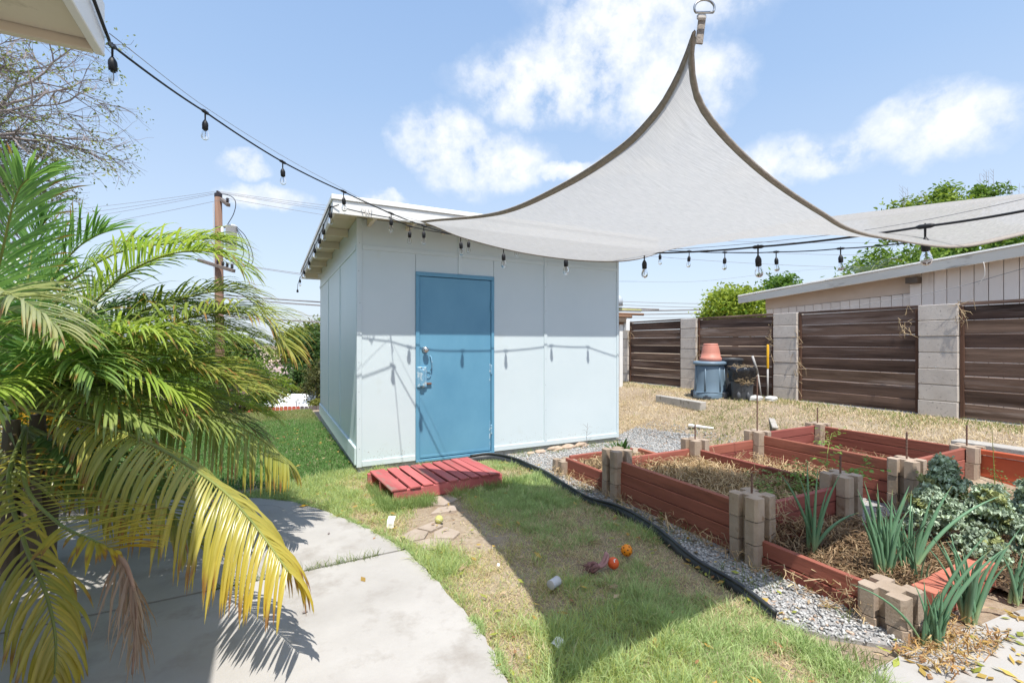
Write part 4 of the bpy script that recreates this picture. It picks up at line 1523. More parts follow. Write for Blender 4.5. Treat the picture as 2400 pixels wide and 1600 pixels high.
tangle(2.80, 3.16, .02, .40, 60, .035, 'wiry dry stalks on the post between low and tall bed')
tangle(2.75, 1.84, .04, .42, 85, .045, 'wiry dry stalks on the post nearest the toy balls')
tangle(3.64, 3.18, .15, .38, 60, .05, 'wiry dry stalks on the rear inner post of the straw bed')
tangle(4.68, 1.85, .1, .38, 40, .03, 'wiry dry stalks on the front post of the tall right bed')
tangle(5.58, 3.18, .15, .40, 50, .05, 'wiry dry stalks on the far post of the tall right bed')
tangle(2.60, 1.30, .0, .18, 50, .05, 'wiry dry stalks where planks meet the lowest front block')

# rebar stakes in the posts
for x, y, z1, l in ((2.66, 1.93, .535, 'short rusty rebar stake in the post by the onions'), (4.58, 3.26, 1.0, 'tallest rusty rebar stake, in the middle rear post'),
                    (3.66, 3.26, .56, 'short rusty rebar stake at the rear of the straw bed'), (5.65, 3.26, .60, 'rusty rebar stake at the farthest post'),
                    (5.62, 1.93, .605, 'rusty rebar stake in the post beside the orange wall'), (4.55, 1.93, .635, 'rusty rebar stake in the front post of the tall right bed'),
                    (3.62, 1.93, .55, 'short rusty rebar stake hidden among tomato leaves')):
    t = thing('rebar_stake', (x, y, .3), l, 'stake', 'rebar stakes in the bed posts')
    mb = MB()
    n = max(4, int((z1 - .3) / .012))
    mb.tube([(x + .004 * math.sin(i * .3) * 0, y, .3 + (z1 - .3) * i / n) for i in range(n + 1)], [.0075 if i % 2 else .0063 for i in range(n + 1)], 7)
    mb.build('rod', M['rebar'], t)

# ------------------------------------------------------------------ plants in the beds


def onion(x, y, z, leaves, label, hscale=1.14):
    t = thing('onion_plant', (x, y, z), label, 'onion plant', 'green onion plants')
    Vs, Qs, Cs = [], [], []
    o = 0
    for az, lean, L, w, bend in leaves:
        L *= hscale
        n, m = 12, 8
        d = Vector((math.cos(az), math.sin(az), 0))
        root = Vector((x + rng.uniform(-.03, .03), y + rng.uniform(-.03, .03), z))
        p = root.copy()
        pts = []
        for i in range(n):
            f = i / (n - 1)
            ang = lean * (.35 + .65 * f) + bend * max(0, f - .45) * 2.2
            pts.append(p.copy())
            p += (Vector((0, 0, 1)) * math.cos(ang) + d * math.sin(ang)) * (L / (n - 1))
        mb = MB()
        rad = [w * .74 * (.75 + .5 * min(1, 4 * (i / (n - 1)))) * (1 - (i / (n - 1)) ** 2.2) + .0006 for i in range(n)]
        mb.tube(pts, rad, m)
        g0 = np.array([.42, .50, .24])
        g1 = np.array([.135, .265, .15]) * rng.uniform(.85, 1.15)
        tipc = np.array([.34, .30, .12])
        c = []
        for i in range(n):
            f = i / (n - 1)
            cc = g0 * max(0, 1 - f * 4) + g1 * min(1, f * 4)
            if f > .92 and rng.random() < .6:
                cc = tipc
            c += [cc] * m
        Vs.append(np.array(mb.v))
        Cs.append(np.array(c))
        q = [f for f in mb.f if len(f) == 4]
        Qs.append(np.array(q) + o)
        o += len(mb.v)
        me = npmesh('leaf', Vs[-1] - np.array((x, y, z)), Qs[-1] - (o - len(mb.v)), None, Cs[-1], True)
        link('leaf', me, M['onion'], t, (x, y, z))
    return t


def fan(n, lean0, lean1, L0, L1, w0, w1, az0=0, az1=6.28, bend=.3):
    return [(rng.uniform(az0, az1), rng.uniform(lean0, lean1), rng.uniform(L0, L1), rng.uniform(w0, w1), rng.uniform(0, bend)) for _ in range(n)]


onion(2.86, 1.68, .09, [(2.55, .60, .48, .011, .05), (1.2, .06, .50, .011, 0), (2.4, .28, .43, .010, .1), (-.6, .45, .46, .012, .02), (-.3, .08, .47, .010, .02),
                        (-.9, .2, .38, .009, .1), (3.0, .12, .36, .009, 0), (-.5, 1.25, .34, .011, .1), (.2, 1.1, .22, .008, 0)],
      'lone tall green onion in the front bed near the post')
onion(2.96, 1.36, .08, [(-.5, .42, .46, .0165, 0), (-.45, .5, .42, .018, 0), (1.5, .05, .44, .012, 0), (2.6, .25, .46, .012, .05), (2.6, .42, .44, .011, 0), (0, .12, .42, .012, 0),
                        (2.2, .16, .40, .011, .05), (-.2, .3, .36, .010, .7), (2.8, .33, .40, .010, .1), (1.0, .1, .36, .010, 0), (3.0, .6, .34, .009, 0)] + fan(16, .05, .45, .22, .40, .006, .011),
      'densest clump of broad green onion leaves behind the plank edge')
onion(3.16, 1.34, .06, [(-.6, .55, .48, .014, 0), (-.5, 1.28, .62, .011, .02), (-.4, .4, .42, .012, 0)] + fan(16, .05, .55, .22, .42, .006, .011), 'green onion clump with one leaf lying far to the right')
onion(3.05, 1.24, .05, fan(10, .05, .5, .12, .26, .004, .007), 'small thin onion clump inside the brick edge')
onion(2.62, 1.02, .0, fan(20, .05, .6, .13, .28, .005, .009) + [(-.5, .8, .52, .009, 0), (-.55, .95, .50, .010, 0), (2.6, 1.35, .36, .006, 0), (-.7, .7, .45, .010, .1)],
      'green onion clump sprawling at the patio corner before the lowest block')
onion(3.02, 1.03, .0, fan(20, .1, .6, .18, .36, .006, .011) + [(-.4, .75, .46, .010, 0), (2.7, .7, .42, .008, 0)], 'green onion clump before the red brick edge')
onion(3.45, 1.0, .0, fan(10, .1, .6, .16, .30, .006, .010), 'green onion clump at the right edge under the kale')


def kale(x, y, z, n, R_, label, hz=.25):
    t = thing('kale_plant', (x, y, z), label, 'kale', 'kale plants at the right edge')
    MB().tube([(x, y, z - .05), (x + .02, y, z + hz * .5), (x, y + .01, z + hz)], [.022, .018, .014], 8).build('stem', M['bark'], t, True)
    for k in range(n):
        az = k * 2.4 + rng.uniform(-.3, .3)
        f = k / max(1, n - 1)
        lean = 1.75 - 1.25 * f + rng.uniform(-.1, .1)
        L = R_ * rng.uniform(.8, 1.15) * (1.0 - .35 * f)
        W = L * rng.uniform(.36, .5)
        d = Vector((math.cos(az), math.sin(az), 0))
        sdv = Vector((-math.sin(az), math.cos(az), 0))
        nu, nv = 26, 17
        V = np.zeros((nu, nv, 3))
        Cc = np.zeros((nu, nv, 3))
        p = Vector((x, y, z + hz * (.35 + .65 * f)))
        ph = rng.uniform(0, 6)
        base = np.array([.37, .46, .345]) * rng.uniform(.8, 1.25)
        if rng.random() < .10:
            base = np.array([.34, .37, .16])
        for i in range(nu):
            fu = i / (nu - 1)
            ang = lean * (.45 + .75 * fu)
            fwd = (Vector((0, 0, 1)) * math.cos(ang) + d * math.sin(ang))
            nrm = sdv.cross(fwd)
            wid = W * (math.sin(math.pi * min(1, max(.0, fu * .9 + .08))) ** .7)
            for j in range(nv):
                v = (j / (nv - 1) - .5) * 2
                ed = abs(v) ** 2
                ruf = ed * (.017 * math.sin(fu * 44 + ph + v * 3) + .013 * math.sin(fu * 71 + ph * 2 + v * 5)) + (.3 + ed) * rng.uniform(-.013, .013)
                side = v * wid * (1 + ed * .12 * math.sin(fu * 53 + ph))
                q = p + sdv * side + nrm * (ruf - abs(v) * wid * .15)
                V[i, j] = q
                Cc[i, j] = base * (.72 + .55 * ed + rng.uniform(-.25, .25)) + np.array([.08, .09, .08]) * ed
                if abs(v) < .12:
                    Cc[i, j] = np.array([.30, .34, .22])
            p = p + fwd * (L / (nu - 1))
        idx = np.arange(nu * nv).reshape(nu, nv)
        Q = np.stack([idx[:-1, :-1], idx[1:, :-1], idx[1:, 1:], idx[:-1, 1:]], -1).reshape(-1, 4)
        # tight curls along the margin
        nc = 170
        ci = nr.integers(4, nu, nc)
        cj = np.where(nr.uniform(0, 1, nc) < .5, nr.integers(0, 5, nc), nr.integers(nv - 5, nv, nc))
        pc = V[ci, cj] + nr.normal(0, .006, (nc, 3))
        da = nr.normal(0, 1, (nc, 3))
        da /= np.linalg.norm(da, axis=1, keepdims=True)
        db = np.cross(da, nr.normal(0, 1, (nc, 3)))
        db /= np.linalg.norm(db, axis=1, keepdims=True) + 1e-6
        sz = nr.uniform(.006, .014, nc)[:, None]
        VC = np.stack([pc - da * sz, pc + db * sz, pc + da * sz, pc - db * sz], 1).reshape(-1, 3)
        cc_ = (base * nr.uniform(.55, 1.35, nc)[:, None]).clip(0, .8)
        o2 = nu * nv
        Q = np.vstack([Q, o2 + np.arange(nc * 4).reshape(-1, 4)])
        VV = np.vstack([V.reshape(-1, 3), VC])
        CC = np.vstack([Cc.reshape(-1, 3), np.repeat(cc_, 4, 0)])
        link('leaf', npmesh('leaf', VV - np.array((x, y, z)), Q, None, CC, False), M['kale'], t, (x, y, z))


kale(3.78, 1.46, .05, 26, .185, 'curly grey green kale before the front post of the tall bed', .26)
kale(4.35, 1.62, .05, 26, .20, 'tallest curly kale against the red plank wall', .36)
kale(4.05, 1.28, .05, 28, .20, 'curly kale in the middle of the kale patch', .27)
kale(3.95, 1.02, .03, 24, .19, 'curly kale nearest the right patio', .20)
kale(4.55, 1.20, .05, 26, .21, 'curly kale at the right edge of the picture', .26)
kale(3.62, 1.18, .03, 16, .15, 'small curly kale beside the onion clump', .16)


def leafspray(name, label, cat, base, stems, leafL, C0, C1, m=None, group=None, per=7):
    """stems: list of point lists; compound leaves along each"""
    t = thing(name, base, label, cat, group)
    st = MB()
    Vs, Cs = [], []
    for pts in stems:
        P = catmull(pts, 16)
        st.tube(P, [.0045 * (1 - .6 * i / 15) for i in range(16)], 5, False)
        for i in range(3, 16):
            for s_ in range(2):
                d = Vector((rng.gauss(0, 1), rng.gauss(0, 1), rng.gauss(.15, .5))).normalized()
                c = Vector(P[i])
                for k in range(per):
                    q = c + d * (leafL * (k + 1) * .75)
                    sd = d.cross(Vector((0, 0, 1))).normalized() * (1 if k % 2 else -1)
                    ld = (d * .6 + sd).normalized()
                    L = leafL * rng.uniform(.8, 1.4)
                    W = L * .42
                    wv = ld.cross(Vector((rng.uniform(-.3, .3), rng.uniform(-.3, .3), 1))).normalized()
                    Vs += [q, q + ld * L * .5 + wv * W, q + ld * L - Vector((0, 0, L * .25)), q + ld * L * .5 - wv * W]
                    tt = rng.random()
                    cc = np.array(C0) * (1 - tt) + np.array(C1) * tt
                    Cs += [cc] * 4
    st.build('stem', M['rachis'], t, True)
    V = np.array([tuple(v) for v in Vs]) - np.array(base)
    Q = np.arange(len(V)).reshape(-1, 4)
    o = link('foliage', npmesh('foliage', V, Q, None, np.array(Cs)), m or M['leaf'], t, base)
    return t


leafspray('tomato_plant', 'straggly tomato plant with bright green leaves leaning over the straw bed', 'tomato plant', (3.72, 2.05, .2),
          [[(3.72, 2.05, .2), (3.80, 2.12, .36), (3.95, 2.2, .48), (4.15, 2.28, .60)], [(3.72, 2.05, .2), (3.78, 2.0, .34), (3.86, 1.95, .42), (3.95, 1.88, .42)],
           [(3.72, 2.05, .2), (3.62, 2.12, .33), (3.60, 2.2, .40)], [(3.75, 2.1, .22), (3.9, 2.1, .30), (4.05, 2.05, .33)]],
          .027, (.15, .29, .05), (.28, .44, .10), None, None, 5)
leafspray('weed_plant', 'leafy green weeds in the front corner of the straw bed', 'weeds', (3.45, 2.15, .22),
          [[(3.45, 2.15, .22), (3.40, 2.2, .30), (3.33, 2.28, .38)], [(3.5, 2.1, .22), (3.55, 2.2, .32), (3.52, 2.3, .36)], [(3.3, 2.1, .22), (3.2, 2.15, .28), (3.12, 2.2, .30)],
           [(3.42, 2.12, .22), (3.46, 2.1, .34)], [(3.5, 2.4, .2), (3.42, 2.5, .3)], [(3.25, 2.2, .2), (3.28, 2.32, .32)]], .019, (.14, .24, .05), (.28, .40, .11), None, None, 4)
leafspray('weed_plant', 'tiny green seedling in the gravel against the red planks', 'weeds', (2.60, 2.62, .02),
          [[(2.60, 2.62, .02), (2.59, 2.62, .09)]], .009, (.12, .24, .05), (.2, .34, .08), None, None, 2)
leafspray('weed_plant', 'dense leafy dark weed behind the kale at the right edge', 'weeds', (5.0, 1.45, .05),
          [[(5.0, 1.45, .05), (5.0, 1.5, .25), (4.95, 1.55, .38)], [(5.05, 1.4, .05), (5.1, 1.45, .22), (5.15, 1.4, .33)], [(5.2, 1.5, .05), (5.2, 1.45, .3)]],
          .016, (.07, .14, .04), (.16, .24, .07), None, None, 4)
leafspray('fennel_plant', 'thin yellow flowering weed beside the far right post', 'weeds', (5.55, 1.72, .1),
          [[(5.55, 1.72, .1), (5.55, 1.73, .35), (5.55, 1.74, .60)]], .006, (.42, .42, .06), (.55, .50, .08), None, None, 2)


def rosette(x, y, z, n, L, label, C0, C1, name='rosette_plant', lean=(.2, 1.1)):
    t = thing(name, (x, y, z), label, 'plant')
    for k in range(n):
        az = k * 2.4
        ln = rng.uniform(*lean)
        d = Vector((math.cos(az), math.sin(az), 0))
        sdv = Vector((-math.sin(az), math.cos(az), 0))
        LL = L * rng.uniform(.7, 1.15)
        V, C = [], []
        p = Vector((0, 0, 0))
        for i in range(7):
            f = i / 6
            a = ln * (.5 + .8 * f)
            fwd = Vector((0, 0, 1)) * math.cos(a) + d * math.sin(a)
            w = LL * .13 * math.sin(math.pi * min(1, f * .85 + .15)) * (1.15 if i % 2 else .8)
            nn = sdv.cross(fwd)
            for v in (-1, 0, 1):
                V.append(tuple(p + sdv * v * w + nn * (.25 * w if v == 0 else 0)))
                tt = rng.random()
                C.append(np.array(C0) * (1 - tt) + np.array(C1) * tt)
            p = p + fwd * LL / 6
        Q = []
        for i in range(6):
            for j in range(2):
                Q.append((i * 3 + j, i * 3 + j + 1, i * 3 + j + 4, i * 3 + j + 3))
        link('leaf', npmesh('leaf', np.array(V), np.array(Q), None, np.array(C)), M['leaf'], t, (x, y, z))


rosette(3.15, 3.72, .13, 22, .26, 'dark green spiky leaved weed rosette behind the tall block post', (.045, .11, .03), (.09, .18, .05))
rosette(2.78, 4.22, .0, 9, .06, 'tiny grey green weed beside the lowest block', (.15, .2, .14), (.22, .28, .2))
# a dried weed stalk against the wall
dw = thing('dry_weed', (3.58, 4.9, .0), 'thin leafless dry weed standing before the pale shed wall', 'weeds')
mb = MB()
mb.tube([(3.58, 4.9, 0), (3.57, 4.9, .15), (3.585, 4.9, .33)], [.004, .003, .0015], 5)
for k in range(7):
    z = .07 + k * .035
    s_ = 1 if k % 2 else -1
    mb.tube([(3.575, 4.9, z), (3.575 + s_ * .05, 4.9 + rng.uniform(-.03, .03), z + .04), (3.575 + s_ * .07, 4.9, z + .03)], [.002, .0015, .0008], 4, False)
mb.build('stalk', M['twig'], dw)

# weeds along gravel and edging, grass in the joint
N = 5200
xs = np.concatenate([nr.uniform(2.2, 2.66, 2600), nr.uniform(2.3, 4.2, 1200), nr.uniform(-.3, .76, 500), nr.uniform(2.15, 2.7, 900)])
ys = np.concatenate([nr.uniform(1.2, 4.6, 2600), nr.uniform(4.85, 5.1, 1200), nr.uniform(3.01, 3.045, 500), nr.uniform(1.02, 1.3, 900)])
nn = fbm(xs, ys, 5, 33)
k = nn > np.where(xs < .8, .38, .53)
xs, ys = xs[k], ys[k]
N = len(xs)
t_ = nr.uniform(0, 1, N)[:, None]
C = rgb(.10, .20, .045) * (1 - t_) + rgb(.30, .33, .13) * t_
P = np.stack([xs, ys, np.full(N, .006)], -1)
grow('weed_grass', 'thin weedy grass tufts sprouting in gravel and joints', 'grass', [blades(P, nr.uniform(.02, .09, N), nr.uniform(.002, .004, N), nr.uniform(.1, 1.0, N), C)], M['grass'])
# blades that hide the foot of the pallet
xs = np.concatenate([nr.uniform(.80, 1.25, 1500), nr.uniform(.78, .93, 900), nr.uniform(1.75, 2.15, 900)])
ys = np.concatenate([nr.uniform(3.78, 3.97, 1500), nr.uniform(3.9, 4.5, 900), nr.uniform(3.9, 4.15, 900)])
N = len(xs)
t_ = nr.uniform(0, 1, N)[:, None]
C = GREEN_A * (1 - t_) + rgb(.22, .30, .09) * t_
P = np.stack([xs, ys, np.full(N, -.004)], -1)
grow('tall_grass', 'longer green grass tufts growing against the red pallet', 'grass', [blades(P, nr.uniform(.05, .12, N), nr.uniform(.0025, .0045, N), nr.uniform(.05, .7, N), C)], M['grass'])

# ------------------------------------------------------------------ edging strip


def make_edging():
    t = thing('garden_edging', (2.4, 3, 0), 'black plastic lawn edging with a round top bead', 'edging')
    P = catmull(EDGING, 70)
    tz = .062 + .014 * np.sin(np.arange(70) * .31) - .028 * ss(55, 69, np.arange(70)) + .02 * np.exp(-((np.arange(70) - 12) / 7.) ** 2)
    bead = [(p[0], p[1], z) for p, z in zip(P, tz)]
    MB().tube(bead, .0115, 10).build('bead', M['edging'], t, True)
    V, Q = [], []
    tang = np.gradient(P, axis=0)
    tang /= np.linalg.norm(tang, axis=1, keepdims=True)
    nn_ = np.stack([-tang[:, 1], tang[:, 0]], -1)
    for i in range(70):
        for off, z in ((-.003, tz[i] - .004), (.003, tz[i] - .004), (.003, -.05), (-.003, -.05)):
            V.append((P[i][0] + nn_[i][0] * off, P[i][1] + nn_[i][1] * off, z))
    for i in range(69):
        for a in range(4):
            Q.append((i * 4 + a, i * 4 + (a + 1) % 4, i * 4 + 4 + (a + 1) % 4, i * 4 + 4 + a))
    me = npmesh('strip', np.array(V), np.array(Q))
    link('strip', me, M['edging'], t, (0, 0, 0))


make_edging()

# ------------------------------------------------------------------ stones, toys and litter
for (x, y, s_, l) in ((2.80, 4.98, .055, 'leftmost tan stone against the shed foot'), (2.94, 4.98, .075, 'second tan stone against the shed foot'), (3.16, 5.0, .10, 'flat reddish stone in the middle of the row at the shed foot'),
                      (3.36, 5.02, .10, 'peaked tan stone in the row at the shed foot'), (3.58, 5.04, .10, 'rightmost large tan stone at the shed foot'), (2.60, 2.08, .035, 'small reddish stone in the gravel by the planks')):
    t = MB()
    n = 9
    prof = []
    vs, fs = [], []
    for j, (zz, rr) in enumerate(((0, .9), (.28, 1.05), (.5, .8), (.6, .35))):
        for k in range(n):
            a = 2 * math.pi * k / n
            r_ = s_ * rr * rng.uniform(.75, 1.2)
            vs.append((x + math.cos(a) * r_, y + math.sin(a) * r_ * .55, zz * s_ * rng.uniform(.85, 1.1)))
    for j in range(3):
        for k in range(n):
            fs.append((j * n + k, j * n + (k + 1) % n, (j + 1) * n + (k + 1) % n, (j + 1) * n + k))
    fs.append(tuple(range(3 * n, 4 * n)))
    t.add(vs, fs)
    finish(t.build('garden_stone', M['stone']), l, 'stone', 'loose stones at the shed foot')

# broken flagstones in the bare earth
FL = [([(.80, 3.28), (.93, 3.36), (1.0, 3.27), (.94, 3.17), (.85, 3.17)], 'pentagonal flagstone piece beside the white paper'),
      ([(.95, 3.37), (1.09, 3.44), (1.13, 3.33), (1.02, 3.27)], 'small flagstone piece before the tennis ball'),
      ([(.86, 3.15), (.97, 3.15), (1.10, 3.07), (1.03, 2.94), (.90, 2.99)], 'largest broken flagstone piece nearest the patio'),
      ([(1.0, 3.14), (1.04, 3.25), (1.14, 3.30), (1.2, 3.16), (1.12, 3.08)], 'right hand broken flagstone piece in the bare earth'),
      ([(1.14, 3.86), (1.25, 4.0), (1.40, 3.98), (1.44, 3.84), (1.28, 3.74)], 'flagstone sunk in earth under the pallet edge'),
      ([(1.12, 3.60), (1.22, 3.71), (1.36, 3.70), (1.33, 3.58)], 'flagstone nearly covered by bare earth')]
for poly, l in FL:
    finish(MB().prism([(a, c) for a, c in poly], -.02, .006).build('flagstone', M['flag']), l, 'flagstone', 'broken flagstones in the bare patch')


def uvball(c, r, n=20, squash=1.0):
    prof = [(max(.0005, r * math.sin(math.pi * i / n)), -r * math.cos(math.pi * i / n) * squash) for i in range(n + 1)]
    return MB().lathe(c, prof, n * 2)


tb = thing('tennis_ball', (1.12, 3.39, 0), 'yellow green tennis ball on the bare earth before the pallet', 'ball')
uvball((1.12, 3.39, .031), .031).build('felt', M['lime'], tb, True)
seam = [(1.12 + .0312 * math.cos(a) * math.cos(.5 * math.sin(2 * a)), 3.39 + .0312 * math.sin(a) * math.cos(.5 * math.sin(2 * a)), .031 + .0312 * math.sin(.5 * math.sin(2 * a))) for a in np.linspace(0, 2 * math.pi, 40)]
MB().tube(seam, .0009, 4).build('seam', M['white'], tb, True)
ob = thing('dog_ball', (1.99, 2.31, 0), 'orange toy ball with dark dots lying on the lawn', 'ball')
uvball((1.99, 2.31, .050), .036).build('ball', M['orangeball'], ob, True)
for k in range(26):
    f = (k + .5) / 26
    ph = math.acos(1 - 2 * f)
    th = k * 2.399963
    d = Vector((math.sin(ph) * math.cos(th), math.sin(ph) * math.sin(th), math.cos(ph)))
    c = Vector((1.99, 2.31, .050)) + d * .0345
    q = d.to_track_quat('Z', 'Y').to_matrix()
    m_ = MB().lathe((0, 0, 0), [(.0045, -.001), (.0045, .0018), (.003, .0024)], 8)
    m_.v = [tuple(c + q @ Vector(v)) for v in m_.v]
    m_.build('dot', M['black'], ob)
rb = thing('dog_ball', (1.815, 2.225, 0), 'red orange toy ball with a pale mark beside the knotted toy', 'ball')
uvball((1.815, 2.225, .042), .034).build('ball', M['redball'], rb, True)
d = Vector((-.35, -.75, .8)).normalized()
q = d.to_track_quat('Z', 'Y').to_matrix()
mk = MB()
for ox, oy, sx, sy in ((0, 0, .006, .016), (.006, .009, .010, .005)):
    mk.box((ox, oy, 0), (sx, sy, .002), .0006)
mk.v = [tuple(Vector((1.815, 2.225, .042)) + d * .0338 + q @ Vector(v)) for v in mk.v]
mk.build('mark', M['white'], rb)
kt = thing('rope_toy', (1.70, 2.24, 0), 'brown knotted rope dog toy with a pink loop', 'dog toy')
mb = MB()
kp = []
for a in np.linspace(0, 5 * math.pi, 60):
    kp.append((1.685 + .026 * math.cos(a) * (1 + .3 * math.cos(2.3 * a)), 2.25 + .024 * math.sin(a), .034 + .014 * math.sin(1.7 * a)))
mb.tube(kp, .011, 7)
mb.build('knot', M['sock'], kt, True)
MB().tube(catmull([(1.70, 2.24, .04), (1.735, 2.235, .05), (1.765, 2.24, .085), (1.775, 2.245, .10), (1.782, 2.235, .085), (1.755, 2.225, .05), (1.715, 2.23, .035)], 26), .010, 8).build('loop', mat('pink_rope', (.34, .18, .18), (.42, .24, .23), 40, .95, .6, 90), kt, True)
mb = MB()
for k in range(60):
    a = rng.uniform(0, 6.28)
    p0 = Vector((1.665, 2.252, .035)) + Vector((math.cos(a) * .02, math.sin(a) * .02, rng.uniform(-.01, .02)))
    mb.tube([p0, p0 + Vector((math.cos(a) * .02 - .01, math.sin(a) * .016, rng.uniform(-.015, .012)))], [.0016, .0008], 4, False)
mb.build('frayed_end', M['sock'], kt)
cn = thing('tin_can', (1.385, 2.20, 0), 'small pale tin can lying on its side in the lawn shade', 'can')
rotc = Matrix.Rotation(R(90), 3, 'Y')
rz = Matrix.Rotation(R(22), 3, 'Z')
m_ = MB().lathe((0, 0, 0), [(.024, -.034), (.026, -.033), (.026, -.031), (.0245, -.029), (.0245, .029), (.026, .031), (.026, .033), (.024, .034)], 20)
m_.v = [tuple(Vector((1.385, 2.20, .036)) + rz @ (rotc @ Vector(v))) for v in m_.v]
m_.build('body', M['can'], cn, True)


def sheet(x, y, z, w, h, rx, rz_, l, m=M['paper']):
    n = 7
    vs, fs = [], []
    ro = Matrix.Rotation(rz_, 3, 'Z') @ Matrix.Rotation(rx, 3, 'X')
    for i in range(n):
        for j in range(n):
            u, v = (i / (n - 1) - .5) * w, (j / (n - 1) - .5) * h
            p = ro @ Vector((u, v, .006 * math.sin(u * 90) + .008 * math.cos(v * 70) + rng.uniform(-.001, .001)))
            vs.append(tuple(Vector((x, y, z)) + p))
    for i in range(n - 1):
        for j in range(n - 1):
            fs.append((i * n + j, (i + 1) * n + j, (i + 1) * n + j + 1, i * n + j + 1))
    finish(MB().add(vs, fs).build('paper_scrap', m), l, 'paper', 'white paper scraps')


sheet(.775, 3.45, .052, .055, .085, R(62), R(-35), 'upright white paper scrap at the patio edge near the tennis ball')
sheet(1.125, 1.76, .032, .05, .042, R(8), R(20), 'flat white paper scrap on the lit grass near the front')
sheet(1.20, 2.53, .03, .016, .014, R(20), R(60), 'tiny white scrap in the lit grass strip')
# small dark pods and leaves on the patio
for i, (x, y, a) in enumerate(((-.08, 3.15, .4), (.36, 3.52, 1.1), (-.66, 1.78, 2.0), (-.78, 1.90, .3), (-.62, 1.98, 1.4), (.15, 2.55, .2))):
    ro = Matrix.Rotation(a, 3, 'Z')
    m_ = MB().lathe((0, 0, 0), [(.001, -.014), (.006, -.006), (.007, .004), (.001, .014)], 7)
    m_.v = [tuple(Vector((x, y, .020)) + ro @ (rotc @ Vector(v))) for v in m_.v]
    finish(m_.build('seed_pod', M['twig']), ['dark seed pod on the sunlit patio middle', 'dark seed pod on the sunlit patio near the lawn', 'dark seed pod in the patio shade lowest left', 'dark seed pod in the patio shade far left',
                                             'dark seed pod in the patio shade left of the dead frond', 'dark seed pod in the frond shadow'][i], 'seed pod', 'seed pods on the patio')
yl = MB().add([(.20, 4.20, .022), (.235, 4.215, .03), (.275, 4.205, .022), (.235, 4.185, .024)], [(0, 1, 2, 3)])
finish(yl.build('yellow_leaf', M['yellow']), 'single yellow leaf at the patio edge', 'leaf')

# ------------------------------------------------------------------ bins, pot and tools by the fence
bz = float(hgt(6.75, 5.72))
bn = thing('trash_bin', (6.78, 5.73, bz), 'upturned blue grey trash bin with the pot on it', 'bin', 'trash bins by the fence')
prof = [(.262, 0), (.264, .02), (.262, .105), (.255, .112), (.250, .12), (.243, .30), (.236, .50), (.232, .565)]
MB().lathe((6.78, 5.73, bz), prof, 40).build('body', M['binblue'], bn, True)
MB().lathe((6.78, 5.73, bz), [(.25, .57), (.268, .578), (.272, .60), (.266, .622), (.24, .632), (.1, .636), (.005, .636)], 40).build('rim', M['binblue'], bn, True)
for a in (R(205), R(262), R(300), R(160)):
    p0 = Vector((6.78 + .248 * math.cos(a), 5.73 + .248 * math.sin(a), bz + .13))
    p1 = Vector((6.78 + .235 * math.cos(a), 5.73 + .235 * math.sin(a), bz + .55))
    MB().tube([p0, p0.lerp(p1, .5), p1], [.016, .014, .010], 8).build('rib', M['binblue'], bn, True)
for a in (R(285), R(105)):
    c = Vector((6.78 + .275 * math.cos(a), 5.73 + .275 * math.sin(a), bz + .06))
    MB().box(c, (.09, .14, .12), .02, Matrix.Rotation(a, 3, 'Z')).build('handle', M['bingrey'], bn)
wv = []
for a in np.linspace(R(170), R(275), 24):
    wv.append((6.78 + .262 * math.cos(a), 5.73 + .262 * math.sin(a), bz + .108 + .012 * math.cos((a - R(225)) * 3.2)))
MB().tube(wv, .006, 6).build('moulded_line', M['binblue'], bn, True)
# two small blurred dark marks of printing near the foot
for (zz, a0, a1, h_) in ((.060, 206, 216, .010), (.032, 200, 226, .018)):
    m_ = MB()
    aa = a0
    while aa < a1:
        a = R(aa)
        c = Vector((6.78 + .2655 * math.cos(a), 5.73 + .2655 * math.sin(a), bz + zz))
        m_.box(c, (.002, .012, h_), 0, Matrix.Rotation(a, 3, 'Z'))
        aa += 3.6
    m_.build('printing', M['black'], bn)
pt = thing('flower_pot', (6.80, 5.72, bz + .636), 'terracotta coloured pot standing upside down on the blue bin', 'pot')
MB().lathe((6.80, 5.72, bz + .637), [(.172, 0), (.178, .006), (.178, .055), (.172, .062), (.160, .064), (.150, .15), (.132, .235), (.118, .285), (.112, .300), (.06, .302), (.005, .302)], 36).build('body', M['pot'], pt, True)
MB().lathe((6.80, 5.72, bz + .637), [(.121, .278), (.123, .282), (.121, .287)], 36, (1, 1), False).build('ring', M['pot'], pt, True)
b3z = float(hgt(7.18, 5.55))
b3 = thing('trash_bin', (7.18, 5.62, b3z), 'dark grey bin leaning behind the other two bins', 'bin', 'trash bins by the fence')
ro = Matrix.Rotation(R(-6), 3, 'X') @ Matrix.Rotation(R(5), 3, 'Y')
m_ = MB().lathe((0, 0, 0), [(.15, 0), (.155, .02), (.175, .35), (.196, .60), (.215, .615), (.218, .655), (.205, .66), (.19, .6), (.17, .3), (.02, .29)], 32)
m_.v = [tuple(Vector((7.17, 5.60, b3z)) + ro @ Vector(v)) for v in m_.v]
m_.build('body', M['bingrey'], b3, True)
h_ = MB().tube([Vector((7.0, 5.52, b3z + .35)), Vector((6.96, 5.48, b3z + .44))], [.016, .014], 8)
h_.build('handle', M['yellow'], b3, True)
b2z = float(hgt(6.95, 5.2))
b2 = thing('trash_bin', (6.95, 5.22, b2z), 'dark grey bin lined with a black bag and topped with dry cuttings', 'bin', 'trash bins by the fence')
MB().lathe((6.95, 5.22, b2z), [(.150, 0), (.155, .015), (.165, .20), (.178, .42), (.185, .44), (.19, .455)], 32).build('body', M['bingrey'], b2, True)
m_ = MB().lathe((6.95, 5.22, b2z), [(.188, .30), (.196, .36), (.200, .43), (.208, .475), (.205, .51), (.18, .535), (.12, .525), (.005, .51)], 44)
